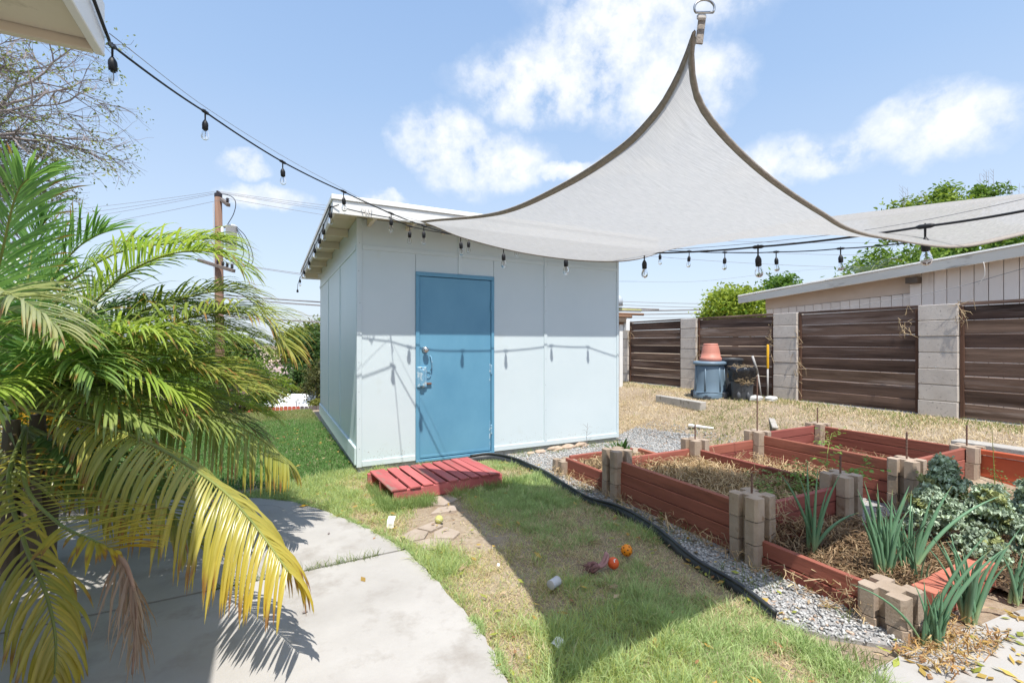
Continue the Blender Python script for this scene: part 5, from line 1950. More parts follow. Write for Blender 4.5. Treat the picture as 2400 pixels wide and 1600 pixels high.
m_.v = [(x + (x - 6.95) * .05 * math.sin(28 * math.atan2(y - 5.22, x - 6.95) + z * 30) + rng.uniform(-.003, .003), y + (y - 5.22) * .05 * math.sin(28 * math.atan2(y - 5.22, x - 6.95) + z * 30),
         z + .015 * math.sin(5 * math.atan2(y - 5.22, x - 6.95))) for x, y, z in m_.v]
m_.build('bag', M['bag'], b2, True)
for a in (R(200), R(250)):
    c = Vector((6.95 + .165 * math.cos(a), 5.22 + .165 * math.sin(a), b2z + .05))
    MB().lathe(c, [(.035, -.05), (.035, .05), (.01, .09)], 10).build('foot_recess', M['bingrey'], b2, True)
ct = thing('dry_cuttings', (6.95, 5.22, b2z + .5), 'dry plant cuttings on and over the bagged bin', 'cuttings')
mb = MB()
for k in range(110):
    if k < 50:
        a = Vector((6.95 + rng.gauss(0, .07), 5.22 + rng.gauss(0, .07), b2z + .53 + rng.uniform(0, .03)))
    else:
        an = rng.uniform(R(195), R(275))
        a = Vector((6.95 + .19 * math.cos(an), 5.22 + .19 * math.sin(an), b2z + .31 + rng.gauss(0, .03)))
    b_ = a + Vector((rng.gauss(0, .03), rng.gauss(0, .03), rng.gauss(0, .02)))
    mb.tube([a, b_, b_ + Vector((rng.gauss(0, .03), rng.gauss(0, .03), rng.gauss(-.01, .02)))], [.003, .0025, .001], 4, False)
mb.build('stalk', M['drystalk'], ct)
# yellow handled tool and grey pipe stuck behind a pale lump of concrete
yt = thing('long_handled_tool', (7.32, 5.03, .42), 'tool with a bright yellow grip upright against the fence pier', 'tool')
MB().tube([(7.32, 5.02, .42), (7.32, 5.02, .92)], .014, 10).build('shaft', M['greypipe'], yt, True)
MB().tube([(7.32, 5.02, .92), (7.32, 5.02, .93), (7.32, 5.02, 1.30), (7.32, 5.02, 1.32)], [.016, .019, .019, .012], 10).build('grip', M['yellow'], yt, True)
MB().lathe((7.32, 5.02, .40), [(.05, 0), (.055, .02), (.02, .05)], 12).build('foot', M['greypipe'], yt, True)
gp = thing('steel_pipe', (7.2, 5.12, .42), 'thin grey pipe leaning left of the yellow handled tool', 'pipe')
MB().tube([(7.22, 5.06, .42), (7.18, 5.10, .85)], .013, 9).build('lower_pipe', M['greypipe'], gp, True)
MB().tube([(7.182, 5.098, .84), (7.10, 5.14, 1.13)], .018, 9).build('sleeve', M['greypipe'], gp, True)
for (x, y, sx, sy, l) in ((7.0, 5.0, .24, .15, 'pale concrete lump at the foot of the bagged bin'), (7.15, 4.84, .22, .14, 'grey concrete lump below the yellow handled tool')):
    z = float(hgt(x, y))
    finish(MB().box((x, y, z + .035), (sx, sy, .09), .025, Matrix.Rotation(.3, 3, 'Z'), .006).build('concrete_lump', M['mushroomgrey']), l, 'concrete', 'concrete lumps by the bins')
cb = thing('concrete_beam', (6.0, 5.7, .2), 'long grey concrete beam lying in the dry grass before the bins', 'beam')
z = float(hgt(6.1, 5.75))
MB().box((6.12, 5.78, z + .06), (.13, 1.08, .14), .008, Matrix.Rotation(R(-6), 3, 'Z'), .004).build('beam', M['kerb'], cb)
for (x, y, L_, rz_, l, m) in ((5.45, 4.75, .34, .5, 'short pale board lying in the dry grass behind the rebar', M['paper']), (5.95, 4.0, .55, -.9, 'weathered pale lath lying in dry grass by the beds', M['kerb'])):
    z = float(hgt(x, y))
    finish(MB().box((x, y, z + .03), (.07, L_, .025), .004, Matrix.Rotation(rz_, 3, 'Z') @ Matrix.Rotation(.06, 3, 'X'), .003).build('loose_board', m), l, 'board', 'loose boards in the dry grass')
# rack of poles seen past the right end of the shed
rk = thing('pole_rack', (6.3, 8.0, .3), 'lumber rack with long pipes sticking out beyond the shed', 'rack')
for x in (5.4, 6.75):
    MB().box((x, 8.05, 1.0), (.09, .09, 1.5), .005).build('rack_post', M['brown'] if x < 6 else M['white'], rk)
MB().box((6.1, 8.05, 1.77), (1.7, .10, .06), .004).build('rack_beam', M['brown'], rk)
for z, x1, m, r_ in ((2.09, 7.85, M['greypipe'], .022), (2.035, 7.30, M['greypipe'], .02), (2.05, 7.32, M['lime'], .022), (1.96, 7.36, M['brown'], .028), (1.90, 7.0, M['brown'], .035)):
    MB().tube([(4.8, 8.05 + (z - 2) * .3, z), (x1, 8.0 + (z - 2) * .3, z + .012)], r_, 8).build('pole', m, rk, True)
MB().box((6.7, 8.0, 1.83), (.26, .16, .09), .006).build('shelf_block', M['darkpost'], rk)
MB().box((6.86, 7.98, 1.72), (.10, .14, .24), .01).build('electric_box', M['white'], rk)
MB().lathe((6.66, 8.05, 2.14), [(.13, 0), (.13, .12), (.11, .19), (.06, .23), (.005, .24)], 18).build('lidded_bucket', M['carsilver'], rk, True)

# ------------------------------------------------------------------ the palm
PALM_BASE = (-1.27, 3.76, 0)
# (rachis points, leaflet length, yellowing at the tip, droop, colour key)
FRONDS = [
    ([(-1.25, 3.73, .96), (-.82, 3.22, .92), (-.54, 2.86, .87), (-.23, 2.48, .73), (-.07, 2.26, .60), (.06, 2.04, .46)], .46, .75, 1.0, 'yel'),
    ([(-1.25, 3.78, .96), (-.81, 3.78, .95), (-.45, 3.60, .93), (-.13, 3.38, .80), (.06, 3.23, .65), (.19, 3.10, .50)], .42, .45, 1.0, 'mid'),
    ([(-1.42, 3.95, 1.0), (-1.45, 3.86, .92), (-1.37, 3.75, .78), (-1.25, 3.58, .64), (-1.17, 3.43, .54)], .70, .2, .45, 'gry'),
    ([(-1.23, 3.72, .99), (-1.08, 3.81, 1.21), (-.72, 3.57, 1.28), (-.48, 3.39, 1.26), (-.21, 3.14, 1.14), (.12, 2.86, .89)], .44, .3, .25, 'mid'),
    ([(-1.30, 3.75, .99), (-1.40, 3.52, 1.45), (-1.20, 3.25, 1.59), (-.97, 3.02, 1.49), (-.76, 2.80, 1.28)], .46, .2, .9, 'gry'),
    ([(-1.30, 3.75, .99), (-1.44, 3.65, 1.36), (-1.26, 3.40, 1.76), (-1.12, 3.21, 2.11), (-.97, 3.08, 2.19)], .44, .0, .55, 'grn'),
    ([(-1.25, 3.78, 1.0), (-1.24, 4.11, 1.64), (-1.0, 4.22, 1.96), (-.64, 4.15, 2.07), (-.32, 4.04, 2.10), (-.10, 3.87, 1.92)], .46, .1, .8, 'brt'),
    ([(-1.25, 3.78, 1.0), (-1.10, 3.93, 1.47), (-.84, 3.91, 1.81), (-.51, 3.74, 1.95), (-.23, 3.54, 1.88), (.01, 3.36, 1.55)], .46, .15, .8, 'brt'),
    ([(-1.23, 3.77, 1.0), (-.97, 4.09, 1.45), (-.55, 3.98, 1.66), (-.20, 3.87, 1.70), (.07, 3.67, 1.39)], .44, .2, .7, 'mid'),
    ([(-1.23, 3.77, .98), (-.89, 3.94, 1.30), (-.47, 3.72, 1.52), (-.12, 3.49, 1.54), (.05, 3.35, 1.38), (.21, 3.21, 1.12)], .46, .35, .8, 'mid'),
    ([(-1.23, 3.77, .98), (-.86, 4.04, 1.13), (-.49, 3.96, 1.15), (-.12, 3.77, 1.06), (.14, 3.52, .90)], .42, .3, .7, 'drk'),
    ([(-1.30, 3.81, 1.03), (-1.34, 3.94, 1.62), (-1.33, 4.05, 2.02), (-1.20, 3.97, 2.22)], .34, .0, .15, 'grn'),
    ([(-1.30, 3.81, 1.03), (-1.25, 3.90, 1.62), (-1.08, 3.92, 1.97), (-.80, 3.75, 2.10)], .40, .0, .4, 'grn'),
    ([(-1.25, 3.67, .87), (-1.02, 2.99, .70), (-.79, 2.60, .61), (-.62, 2.39, .58), (-.53, 2.29, .56)], .34, 1.0, .25, 'old'),
    ([(-1.25, 3.67, .87), (-1.08, 3.0, .72), (-.92, 2.70, .50), (-.80, 2.52, .36), (-.74, 2.42, .22), (-.73, 2.38, .10)], .30, .6, 1.0, 'old'),
    ([(-1.25, 3.73, .86), (-.93, 3.40, .75), (-.61, 3.12, .59), (-.40, 2.90, .42), (-.29, 2.73, .26)], .40, .4, .8, 'drk'),
    ([(-1.25, 3.73, .86), (-1.03, 3.56, .68), (-.82, 3.40, .47), (-.68, 3.27, .28)], .36, .5, .8, 'drk'),
    ([(-1.30, 3.81, .98), (-1.59, 4.29, 1.36), (-1.79, 4.74, 1.82), (-1.71, 5.03, 2.16)], .44, .1, .6, 'drk'),
    ([(-1.30, 3.81, .98), (-1.29, 4.37, 1.30), (-1.30, 4.82, 1.70), (-1.18, 4.98, 1.89)], .44, .1, .6, 'drk'),
    ([(-1.25, 3.78, .96), (-1.03, 4.34, .96), (-.70, 4.51, .93), (-.35, 4.45, .71)], .42, .2, .7, 'drk'),
    ([(-1.28, 3.80, .95), (-1.0, 4.0, 1.05), (-.6, 4.05, 1.0), (-.2, 3.98, .78), (.05, 3.9, .55)], .42, .2, .8, 'drk'),
    ([(-1.32, 3.70, .95), (-1.5, 3.4, 1.05), (-1.5, 3.0, 1.0), (-1.38, 2.7, .8)], .42, .2, .8, 'grn'),
    ([(-1.30, 3.80, 1.0), (-1.15, 4.0, 1.4), (-.9, 4.15, 1.62), (-.55, 4.2, 1.62), (-.25, 4.2, 1.42)], .44, .1, .7, 'drk'),
    ([(-1.30, 3.76, .95), (-1.7, 3.9, 1.3), (-2.1, 4.0, 1.5), (-2.5, 4.05, 1.4)], .44, .1, .6, 'grn'),
]
PCOL = {'grn': ((0.109, 0.251, 0.069), (0.204, 0.364, 0.112)), 'brt': ((0.219, 0.376, 0.069), (0.394, 0.527, 0.104)), 'mid': ((0.176, 0.282, 0.086), (0.321, 0.414, 0.138)),
        'yel': ((0.307, 0.351, 0.086), (0.526, 0.502, 0.138)), 'gry': ((0.249, 0.326, 0.190), (0.408, 0.465, 0.294)), 'drk': ((0.080, 0.163, 0.069), (0.161, 0.264, 0.104)), 'old': ((.26, .30, .07), (.50, .42, .08))}


def auto_frond(az, el, L, sag, key, LL=.44, yel=.1, droop=.75, z0=.98):
    p = Vector((-1.27 + rng.uniform(-.05, .05), 3.76 + rng.uniform(-.05, .05), z0))
    d = Vector((math.cos(az) * math.cos(el), math.sin(az) * math.cos(el), math.sin(el)))
    pts = [tuple(p)]
    for i in range(5):
        d = (d + Vector((0, 0, -sag * (.35 + .25 * i)))).normalized()
        p = p + d * (L / 5)
        pts.append(tuple(p))
    return (pts, LL, yel, droop, key)


for a_, e_, L_, s_, k_ in ((-20, 42, 1.7, .32, 'mid'), (5, 26, 1.7, .26, 'brt'), (50, 38, 1.8, .28, 'grn'), (-30, 15, 1.45, .22, 'mid'), (28, 10, 1.6, .2, 'grn'),
                           (15, 48, 1.65, .36, 'mid'), (-24, 30, 1.6, .30, 'mid'), (38, 24, 1.7, .24, 'mid'), (0, 14, 1.55, .22, 'brt'), (-38, 34, 1.4, .34, 'brt'), (-58, 42, 1.2, .34, 'grn'), (-78, 32, 1.1, .30, 'brt'), (10, 56, 1.5, .36, 'mid'), (-32, 50, 1.35, .36, 'brt'), (60, 52, 1.6, .32, 'mid'), (-45, 20, 1.2, .26, 'mid'), (150, 45, 1.6, .3, 'grn'), (-62, 52, 1.3, .38, 'grn')):
    FRONDS.append(auto_frond(R(a_), R(e_), L_, s_, k_))


def frond(parent, pts, LL, yel, droop, key):
    P = catmull(pts, 60)
    if key not in ('yel', 'old'):
        P = P[:51]
    T = np.gradient(P, axis=0)
    T /= np.linalg.norm(T, axis=1, keepdims=True)
    n = len(P)
    ra = MB().tube(P, [.0095 * (1 - .85 * i / (n - 1)) + .0014 for i in range(n)], 6)
    fr = ra.build('frond', M['rachis'], parent, True)
    Vs, Cs, Fs = [], [], []
    o = 0
    tot = np.linalg.norm(np.diff(P, axis=0), axis=1).sum()
    per = int(tot / (.0215 if key != 'old' else .040))
    c0, c1 = [np.array(c) for c in PCOL[key]]
    for i in range(per):
        f = .10 + .90 * (i + .5) / per
        k = f * (n - 1)
        a = int(min(k, n - 2))
        p = Vector(P[a] + (P[a + 1] - P[a]) * (k - a))
        t = Vector(T[a])
        side = t.cross(Vector((0, 0, 1)))
        if side.length < .05:
            side = Vector((1, 0, 0))
        side.normalize()
        upv = side.cross(t)
        prof = min(1, .30 + 2.4 * (f - .10)) * (1 - .55 * max(0, (f - .62) / .38) ** 1.4)
        for sg in (-1, 1):
            if rng.random() < .035:
                continue
            L = LL * prof * rng.uniform(.86, 1.08)
            sweep = (.45 + .75 * f if droop < .95 else .15 + .62 * f) + rng.uniform(-.13, .13)
            d = (side * sg * math.cos(sweep) + t * math.sin(sweep) + upv * ((.30 if droop < .95 else .12) + rng.uniform(-.14, .16)) + Vector((0, 0, 0 if droop < .95 else -.5))).normalized()
            W = (.0066 + .0032 * (1 - f)) * rng.uniform(.85, 1.15)
            q = p.copy()
            m_ = 7
            tt = rng.random()
            base = c0 * (1 - tt) + c1 * tt
            yl_ = np.array([.60, .46, .06])
            br = np.array([.33, .17, .06])
            dd = d.copy()
            dr = droop * rng.uniform(.7, 1.35) * (1.0 if droop < .95 else 1.9)
            for j in range(m_):
                g_ = j / (m_ - 1)
                wd = W * (math.sin(math.pi * min(1, .12 + .88 * g_)) ** .6 if g_ < 1 else .02)
                if j == 0:
                    wd = W * .35
                wv_ = dd.cross(upv)
                if wv_.length < .1:
                    wv_ = dd.cross(t)
                wv_.normalize()
                nv = wv_.cross(dd).normalized()
                Vs += [q - wv_ * wd + nv * wd * .35, q.copy(), q + wv_ * wd + nv * wd * .35]
                y_ = np.clip(yel * (max(0, f - .35) / .65) * 1.25 * (.45 + .9 * g_) + (yel * .25 if g_ > .8 else 0), 0, 1)
                cc = base * (1 - y_) + yl_ * y_
                if g_ > .82 and rng.random() < .45 * (.3 + yel):
                    cc = br
                Cs += [cc * .92, cc * 1.12, cc * .92]
                dd = (dd + Vector((0, 0, -1)) * (dr * .30 * (.25 + g_))).normalized()
                q = q + dd * (L / (m_ - 1))
            for j in range(m_ - 1):
                b_ = o + j * 3
                Fs += [(b_, b_ + 1, b_ + 4, b_ + 3), (b_ + 1, b_ + 2, b_ + 5, b_ + 4)]
            o += m_ * 3
    org = WO[fr]
    V = np.array([tuple(v) for v in Vs]) - np.array(org)
    lf = link('leaflets', npmesh('leaflets', V, np.array(Fs), None, np.array(Cs), True), M['palm'], fr, org)
    lf['kind'] = 'stuff'
    return fr


def make_palm():
    t = thing('palm', PALM_BASE, 'large arching green palm with yellowing lower fronds at the left', 'palm')
    for k in range(5):
        a = k * 1.3
        x, y = PALM_BASE[0] + .07 * math.cos(a), PALM_BASE[1] + .07 * math.sin(a)
        h = rng.uniform(.7, .95)
        MB().tube([(x, y, -.05), (x + .02 * math.cos(a), y + .02 * math.sin(a), h * .5), (x, y, h)], [.05, .045, .035], 10).build('stem', M['bark'], t, True)
    for pts, LL, yel, droop, key in FRONDS:
        frond(t, pts, LL, yel, droop, key)
    # the broken brown end hanging from a yellow frond
    D = [(-.53, 2.29, .56), (-.48, 2.24, .50), (-.45, 2.22, .35), (-.46, 2.21, .12)]
    P = catmull(D, 30)
    fr = MB().tube(P, [.010 * (1 - .7 * i / 29) + .001 for i in range(30)], 6).build('dead_frond', M['deadrachis'], t, True)
    fr['label'] = 'broken brown dead frond end hanging down'
    Vs, Cs, Fs = [], [], []
    o = 0
    for i in range(70):
        f = rng.uniform(.08, .9)
        p = Vector(P[int(f * 29)])
        L = rng.uniform(.18, .34) * (1 - .35 * f)
        dd = Vector((rng.gauss(0, .5), rng.gauss(0, .5), -1)).normalized()
        W = rng.uniform(.0025, .006)
        w_ = Vector((math.cos(TH_CAM), -math.sin(TH_CAM), rng.uniform(-.3, .3)))
        tt = rng.random()
        cc = np.array([.40, .27, .19]) * (1 - tt) + np.array([.64, .50, .38]) * tt
        q = p.copy()
        for j in range(6):
            wd = W * (1 - (j / 5) ** 2) + .0004
            Vs += [q - w_ * wd, q + w_ * wd]
            Cs += [cc, cc * .85]
            dd = (dd + Vector((rng.gauss(0, .08), rng.gauss(0, .08), -.35))).normalized()
            q = q + dd * L / 5
        for j in range(5):
            b_ = o + j * 2
            Fs.append((b_, b_ + 1, b_ + 3, b_ + 2))
        o += 12
    V = np.array([tuple(v) for v in Vs]) - np.array(WO[fr])
    lf = link('leaflets', npmesh('leaflets', V, np.array(Fs), None, np.array(Cs)), M['straw'], fr, WO[fr])
    lf['kind'] = 'stuff'


make_palm()

# ------------------------------------------------------------------ trees


def leafcloud(centres, n, sig, size, C0, C1, seed=0, squash=.8, up=.0):
    """n leaf quads spread round each of the clump centres; leaves low in a clump lean darker"""
    r_ = np.random.default_rng(seed)
    cs = np.array(centres, dtype=float)
    k = r_.integers(0, len(cs), n)
    off = r_.normal(0, 1, (n, 3)) * np.array([1, 1, squash]) * np.asarray(sig)[k % len(np.atleast_1d(sig))][:, None] if np.ndim(sig) else r_.normal(0, sig, (n, 3)) * np.array([1, 1, squash])
    c = cs[k] + off
    a = r_.uniform(0, 2 * math.pi, n)
    e = r_.normal(0, .6, n)
    d = np.stack([np.cos(a) * np.cos(e), np.sin(a) * np.cos(e), np.sin(e) + up], -1)
    b_ = r_.normal(0, 1, (n, 3))
    s_ = np.cross(d, b_)
    s_ /= np.linalg.norm(s_, axis=1, keepdims=True) + 1e-6
    L = r_.uniform(.6, 1.3, n) * size
    W = L * .42
    V = np.stack([c - d * L[:, None] * .5, c + s_ * W[:, None] * .5 + d * L[:, None] * .05, c + d * L[:, None] * .5, c - s_ * W[:, None] * .5 + d * L[:, None] * .05], 1).reshape(-1, 3)
    t = np.clip(r_.uniform(0, 1, n) + .25 * (off[:, 2] / (np.std(off[:, 2]) + 1e-6)) * .5, 0, 1)[:, None]  # higher leaves in a clump lean to the lighter colour
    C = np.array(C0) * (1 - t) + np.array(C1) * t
    return V, np.arange(n * 4).reshape(-1, 4), np.repeat(C, 4, 0)


def tree(name, label, base, crown, rx, ry, rz, clumps, n, size, C0, C1, seed, trunk=.12, sig=.2, cat='tree', group=None, shell=.55):
    t = thing(name, base, label, cat, group)
    r_ = random.Random(seed)
    cs = []
    for i in range(clumps):
        while True:
            v = Vector((r_.uniform(-1, 1), r_.uniform(-1, 1), r_.uniform(-1, 1)))
            if shell < v.length < 1:
                break
        cs.append((crown[0] + v.x * rx, crown[1] + v.y * ry, crown[2] + v.z * rz))
    mb = MB()
    b_ = Vector(base)
    top = Vector(crown) - Vector((0, 0, rz * .5))
    mb.tube([b_, b_.lerp(top, .5) + Vector((.03, .02, 0)), top], [trunk, trunk * .8, trunk * .55], 9)
    mb.build('trunk', M['bark'], t, True)
    lm = MB()
    for c in cs[::2]:
        c = Vector(c)
        mid = top.lerp(c, .5) + Vector((r_.uniform(-.1, .1) * rx, r_.uniform(-.1, .1) * ry, .1 * rz))
        lm.tube([top, mid, c], [trunk * .4, trunk * .25, trunk * .08], 5, False)
    lm.build('limb', M['bark'], t, True)
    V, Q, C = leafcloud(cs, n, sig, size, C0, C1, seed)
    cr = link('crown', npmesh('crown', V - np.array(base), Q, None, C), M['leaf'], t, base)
    return t


# loose tree with many bare twigs at the upper left
def bare_tree():
    base = (-4.25, 8.8, -.1)
    t = thing('twiggy_tree', base, 'sparse twiggy tree with small leaf tufts at the upper left', 'tree')
    r_ = random.Random(5)
    fork = Vector((-4.1, 8.7, 2.7))
    MB().tube([base, (-4.2, 8.75, 1.2), fork], [.16, .13, .11], 10).build('trunk', M['bark'], t, True)
    big, fine = MB(), MB()
    tips = []

    def grow_(p, d, L, rad, depth):
        pts = [p]
        q = p.copy()
        dd = d.copy()
        n = 5
        for i in range(n):
            dd = (dd + Vector((r_.gauss(0, .16), r_.gauss(0, .16), r_.gauss(-.02, .14)))).normalized()
            q = q + dd * (L / n)
            pts.append(q.copy())
        (big if depth < 2 else fine).tube(pts, [rad * (1 - .6 * i / n) for i in range(n + 1)], 6 if depth < 2 else 3, False)
        if depth >= 4:
            tips.append(pts[-1])
            return
        for k in range((7, 6, 5, 5)[depth]):
            a = pts[r_.randint(1, n)]
            nd = (dd + Vector((r_.gauss(0, .62), r_.gauss(0, .62), r_.gauss(-.06, .48)))).normalized()
            grow_(a, nd, L * r_.uniform(.45, .72), rad * .52, depth + 1)
    for tgt in ((-3.15, 8.1, 3.35), (-3.0, 8.05, 3.8), (-2.95, 8.05, 4.25), (-3.0, 8.05, 4.75), (-3.2, 8.1, 5.3), (-3.4, 8.2, 3.6), (-3.3, 8.1, 4.5), (-3.5, 8.1, 5.0)):
        d = (Vector(tgt) - fork)
        grow_(fork, d.normalized(), d.length * .78, .045, 0)
    big.build('limb', M['twig'], t, True)
    f = fine.build('twigs', M['twig'], t)
    f['kind'] = 'stuff'
    r_.shuffle(tips)
    cs = [tuple(p) for p in tips[:int(len(tips) * .30)]]
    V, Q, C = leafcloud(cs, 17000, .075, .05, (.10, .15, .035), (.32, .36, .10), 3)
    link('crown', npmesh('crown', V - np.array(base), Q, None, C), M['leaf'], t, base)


bare_tree()


# yellow flowering shrub half hidden behind the palm
def yellow_shrub():
    base = (-1.7, 5.15, -.02)
    t = thing('yellow_shrub', base, 'shrub with dense golden yellow flowers behind the palm', 'shrub')
    r_ = random.Random(9)
    cs = [(-1.7 + r_.uniform(-.75, .75), 5.15 + r_.uniform(-.3, .3), .45 + r_.uniform(-.3, .72)) for _ in range(46)]
    mb = MB()
    for c in cs:
        mb.tube([base, (Vector(base) + Vector(c)) / 2 + Vector((0, 0, .1)), c], [.012, .008, .003], 5, False)
    mb.build('stem', M['bark'], t)
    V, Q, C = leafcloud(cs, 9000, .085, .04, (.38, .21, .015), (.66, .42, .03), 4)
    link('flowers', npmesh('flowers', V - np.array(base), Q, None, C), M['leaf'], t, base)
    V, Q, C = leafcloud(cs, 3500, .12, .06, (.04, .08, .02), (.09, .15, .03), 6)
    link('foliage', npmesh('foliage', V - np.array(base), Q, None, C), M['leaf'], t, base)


yellow_shrub()

# shrubs and trees beyond the left end of the yard
tree('leafy_shrub', 'bright green leafy shrub between palm and shed, before the red pickets', (-.75, 13.6, -.7), (-.75, 13.6, .05), .95, .7, .85, 34, 9000, .085, (.05, .12, .02), (.24, .33, .06), 21, .05, .16, 'shrub')
for hx, hy, hh, hl in ((-3.3, 7.2, 1.7, 'nearest dense green shrub behind the palm, added to block sky light'), (-4.6, 8.6, 2.0, 'middle dense green shrub behind the palm, added to block sky light'), (-4.0, 10.6, 1.8, 'farthest dense green shrub behind the palm, added to block sky light'), (-5.6, 6.2, 2.4, 'tall dense shrub at the far left, added to block sky light')):
    tree('sky_block_shrub', hl, (hx, hy, -.05), (hx, hy, hh * .52), 1.2, .9, hh * .5, 44, 9000, .10, (.03, .08, .018), (.12, .21, .04), int(hx * 10 + 90), .06, .2, 'shrub', 'dense shrubs added at the left to block sky light')  # added to block sky light on the shed's left wall and fill behind the palm
tree('leafy_shrub', 'green shrub low behind the palm fronds', (-2.6, 12.6, -.6), (-2.6, 12.6, .4), 1.3, .8, 1.0, 34, 8000, .09, (.04, .10, .02), (.16, .26, .05), 22, .05, .2, 'shrub')
tree('dark_tree', 'dark green round tree at the left shed corner in the distance', (2.6, 33, -4.6), (2.5, 33, -.4), 1.9, 1.7, 2.5, 60, 11000, .30, (.025, .06, .018), (.085, .15, .035), 23, .2, .42, 'tree', 'trees beyond the yard')
tree('dark_tree', 'light green broad tree crown behind the shed corner', (4.0, 50, -6.2), (3.9, 50, .3), 4.0, 3.0, 3.2, 70, 14000, .40, (.06, .11, .02), (.20, .25, .05), 24, .25, .6, 'tree', 'trees beyond the yard')
tree('dark_tree', 'dark tree left of the pink house', (-4.2, 46, -6), (-4.2, 46, -.4), 3.2, 2.5, 2.4, 60, 9000, .40, (.03, .07, .02), (.10, .17, .04), 25, .2, .6, 'tree', 'trees beyond the yard')
tree('dark_tree', 'olive brown tree close to the shed wall in the distance', (2.1, 25.5, -3.0), (2.25, 25.5, -1.0), .75, .7, 1.3, 40, 6000, .16, (.035, .05, .018), (.13, .13, .04), 26, .12, .2, 'tree', 'trees beyond the yard')
tree('dark_tree', 'yellow green bush below the orange panel', (1.85, 22.2, -2.6), (1.95, 22.2, -1.75), .5, .5, .6, 24, 3000, .12, (.06, .09, .02), (.26, .26, .06), 27, .06, .14, 'tree', 'trees beyond the yard')
tree('dark_tree', 'hazy far tree line behind the utility pole', (-14, 70, -7), (-14, 70, -1.2), 9, 4, 2.8, 80, 12000, .6, (.04, .08, .025), (.12, .17, .06), 28, .25, .9, 'tree', 'trees beyond the yard')
# trees behind the neighbour
tree('lime_tree', 'bright lime green tree behind the low end of the neighbouring roof', (14.0, 10.8, .4), (14.0, 10.75, 2.45), .95, 1.0, .62, 40, 9000, .15, (.10, .19, .02), (.38, .46, .07), 31, .12, .20, 'tree')
tree('lime_tree', 'small dark green tree just above the roof corner', (15.2, 10.2, .4), (15.2, 10.1, 3.1), .55, .6, .42, 20, 3200, .15, (.05, .13, .02), (.16, .27, .05), 32, .12, .18, 'tree')
tree('crown_tree', 'tree with flat leafy top above the right sail end', (23.4, 9.4, .4), (23.4, 9.4, 6.2), 1.25, 1.5, .7, 26, 4800, .20, (.06, .13, .02), (.26, .35, .06), 33, .16, .30, 'tree')
tree('crown_tree', 'upright leafy branch standing above the right sail end', (24.3, 8.9, .4), (24.2, 8.9, 7.05), .32, .4, .55, 8, 1100, .18, (.06, .14, .02), (.22, .33, .06), 34, .06, .22, 'tree')
tree('crown_tree', 'second leafy branch rising right of the first', (27.1, 8.6, .4), (27.1, 8.6, 7.5), .6, .6, .42, 8, 1100, .18, (.05, .12, .02), (.18, .29, .05), 35, .06, .20, 'tree')
tree('hedge_tree', 'leafy green hedge peeping over the neighbouring roof under the sail', (15.5, 5.4, .4), (15.5, 5.2, 3.35), 1.6, 2.6, .75, 50, 11000, .16, (.05, .13, .02), (.20, .30, .05), 36, .12, .22, 'tree')


def far_palm():
    base = (13.8, 6.6, .4)
    t = thing('small_palm', base, 'small feathery palm top behind the roof under the sail', 'palm')
    top = Vector((13.8, 6.7, 3.05))
    MB().tube([base, top], [.14, .11], 9).build('trunk', M['bark'], t, True)
    for k in range(16):
        a = k * 2.4
        el = rng.uniform(.0, .95)
        d = Vector((math.cos(a) * math.cos(el), math.sin(a) * math.cos(el), math.sin(el)))
        P = []
        q = top.copy()
        dd = d.copy()
        for i in range(10):
            P.append(q.copy())
            dd = (dd + Vector((0, 0, -.10))).normalized()
            q += dd * .12
        fr = MB().tube(P, [.012 * (1 - i / 11) for i in range(10)], 4, False).build('frond', M['rachis'], t)
        V, F, C = [], [], []
        for i in range(2, 10):
            tt = (P[i] - P[i - 1]).normalized()
            sd = tt.cross(Vector((0, 0, 1))).normalized()
            for s_ in (-1, 1):
                for h_ in (0, .5):
                    c = P[i - 1].lerp(P[i], h_ + .25)
                    e = c + (sd * s_ * .8 + tt * .7 + Vector((0, 0, -.15))).normalized() * (.42 - .03 * abs(i - 5))
                    w = tt * .016
                    o = len(V)
                    V += [c - w, c + w, e]
                    F.append((o, o + 1, o + 2))
                    g_ = rng.uniform(.7, 1.2)
                    C += [np.array([.08, .12, .07]) * g_] * 3
        lf = link('leaflets', npmesh('leaflets', np.array([tuple(v) for v in V]) - np.array(WO[fr]), None, np.array(F), np.array(C)), M['palm'], fr, WO[fr])
        lf['kind'] = 'stuff'


far_palm()
# bare shoots over the right treetops
for x, y, z, l in ((23.0, 9.5, 7.4, 'thin bare shoots above the flat topped tree'), (27.0, 8.6, 8.4, 'thin bare shoots above the second leafy branch'), (28.4, 8.0, 8.1, 'thin bare shoots at the right edge over the sail')):
    t = thing('bare_shoots', (x, y, z - 1), l, 'twigs', 'bare shoots over the treetops')
    mb = MB()
    for k in range(5):
        p = Vector((x + rng.uniform(-.5, .5), y + rng.uniform(-.4, .4), z - .9))
        q = p + Vector((rng.uniform(-.2, .2), 0, rng.uniform(.8, 1.3)))
        mb.tube([p, q], [.008, .003], 4, False)
        for j in range(5):
            c = p.lerp(q, .35 + j * .13)
            mb.tube([c, c + Vector((rng.choice((-1, 1)) * .2, .05, .16))], [.006, .003], 3, False)
    mb.build('twig', M['twig'], t)

# ------------------------------------------------------------------ utility pole and lines


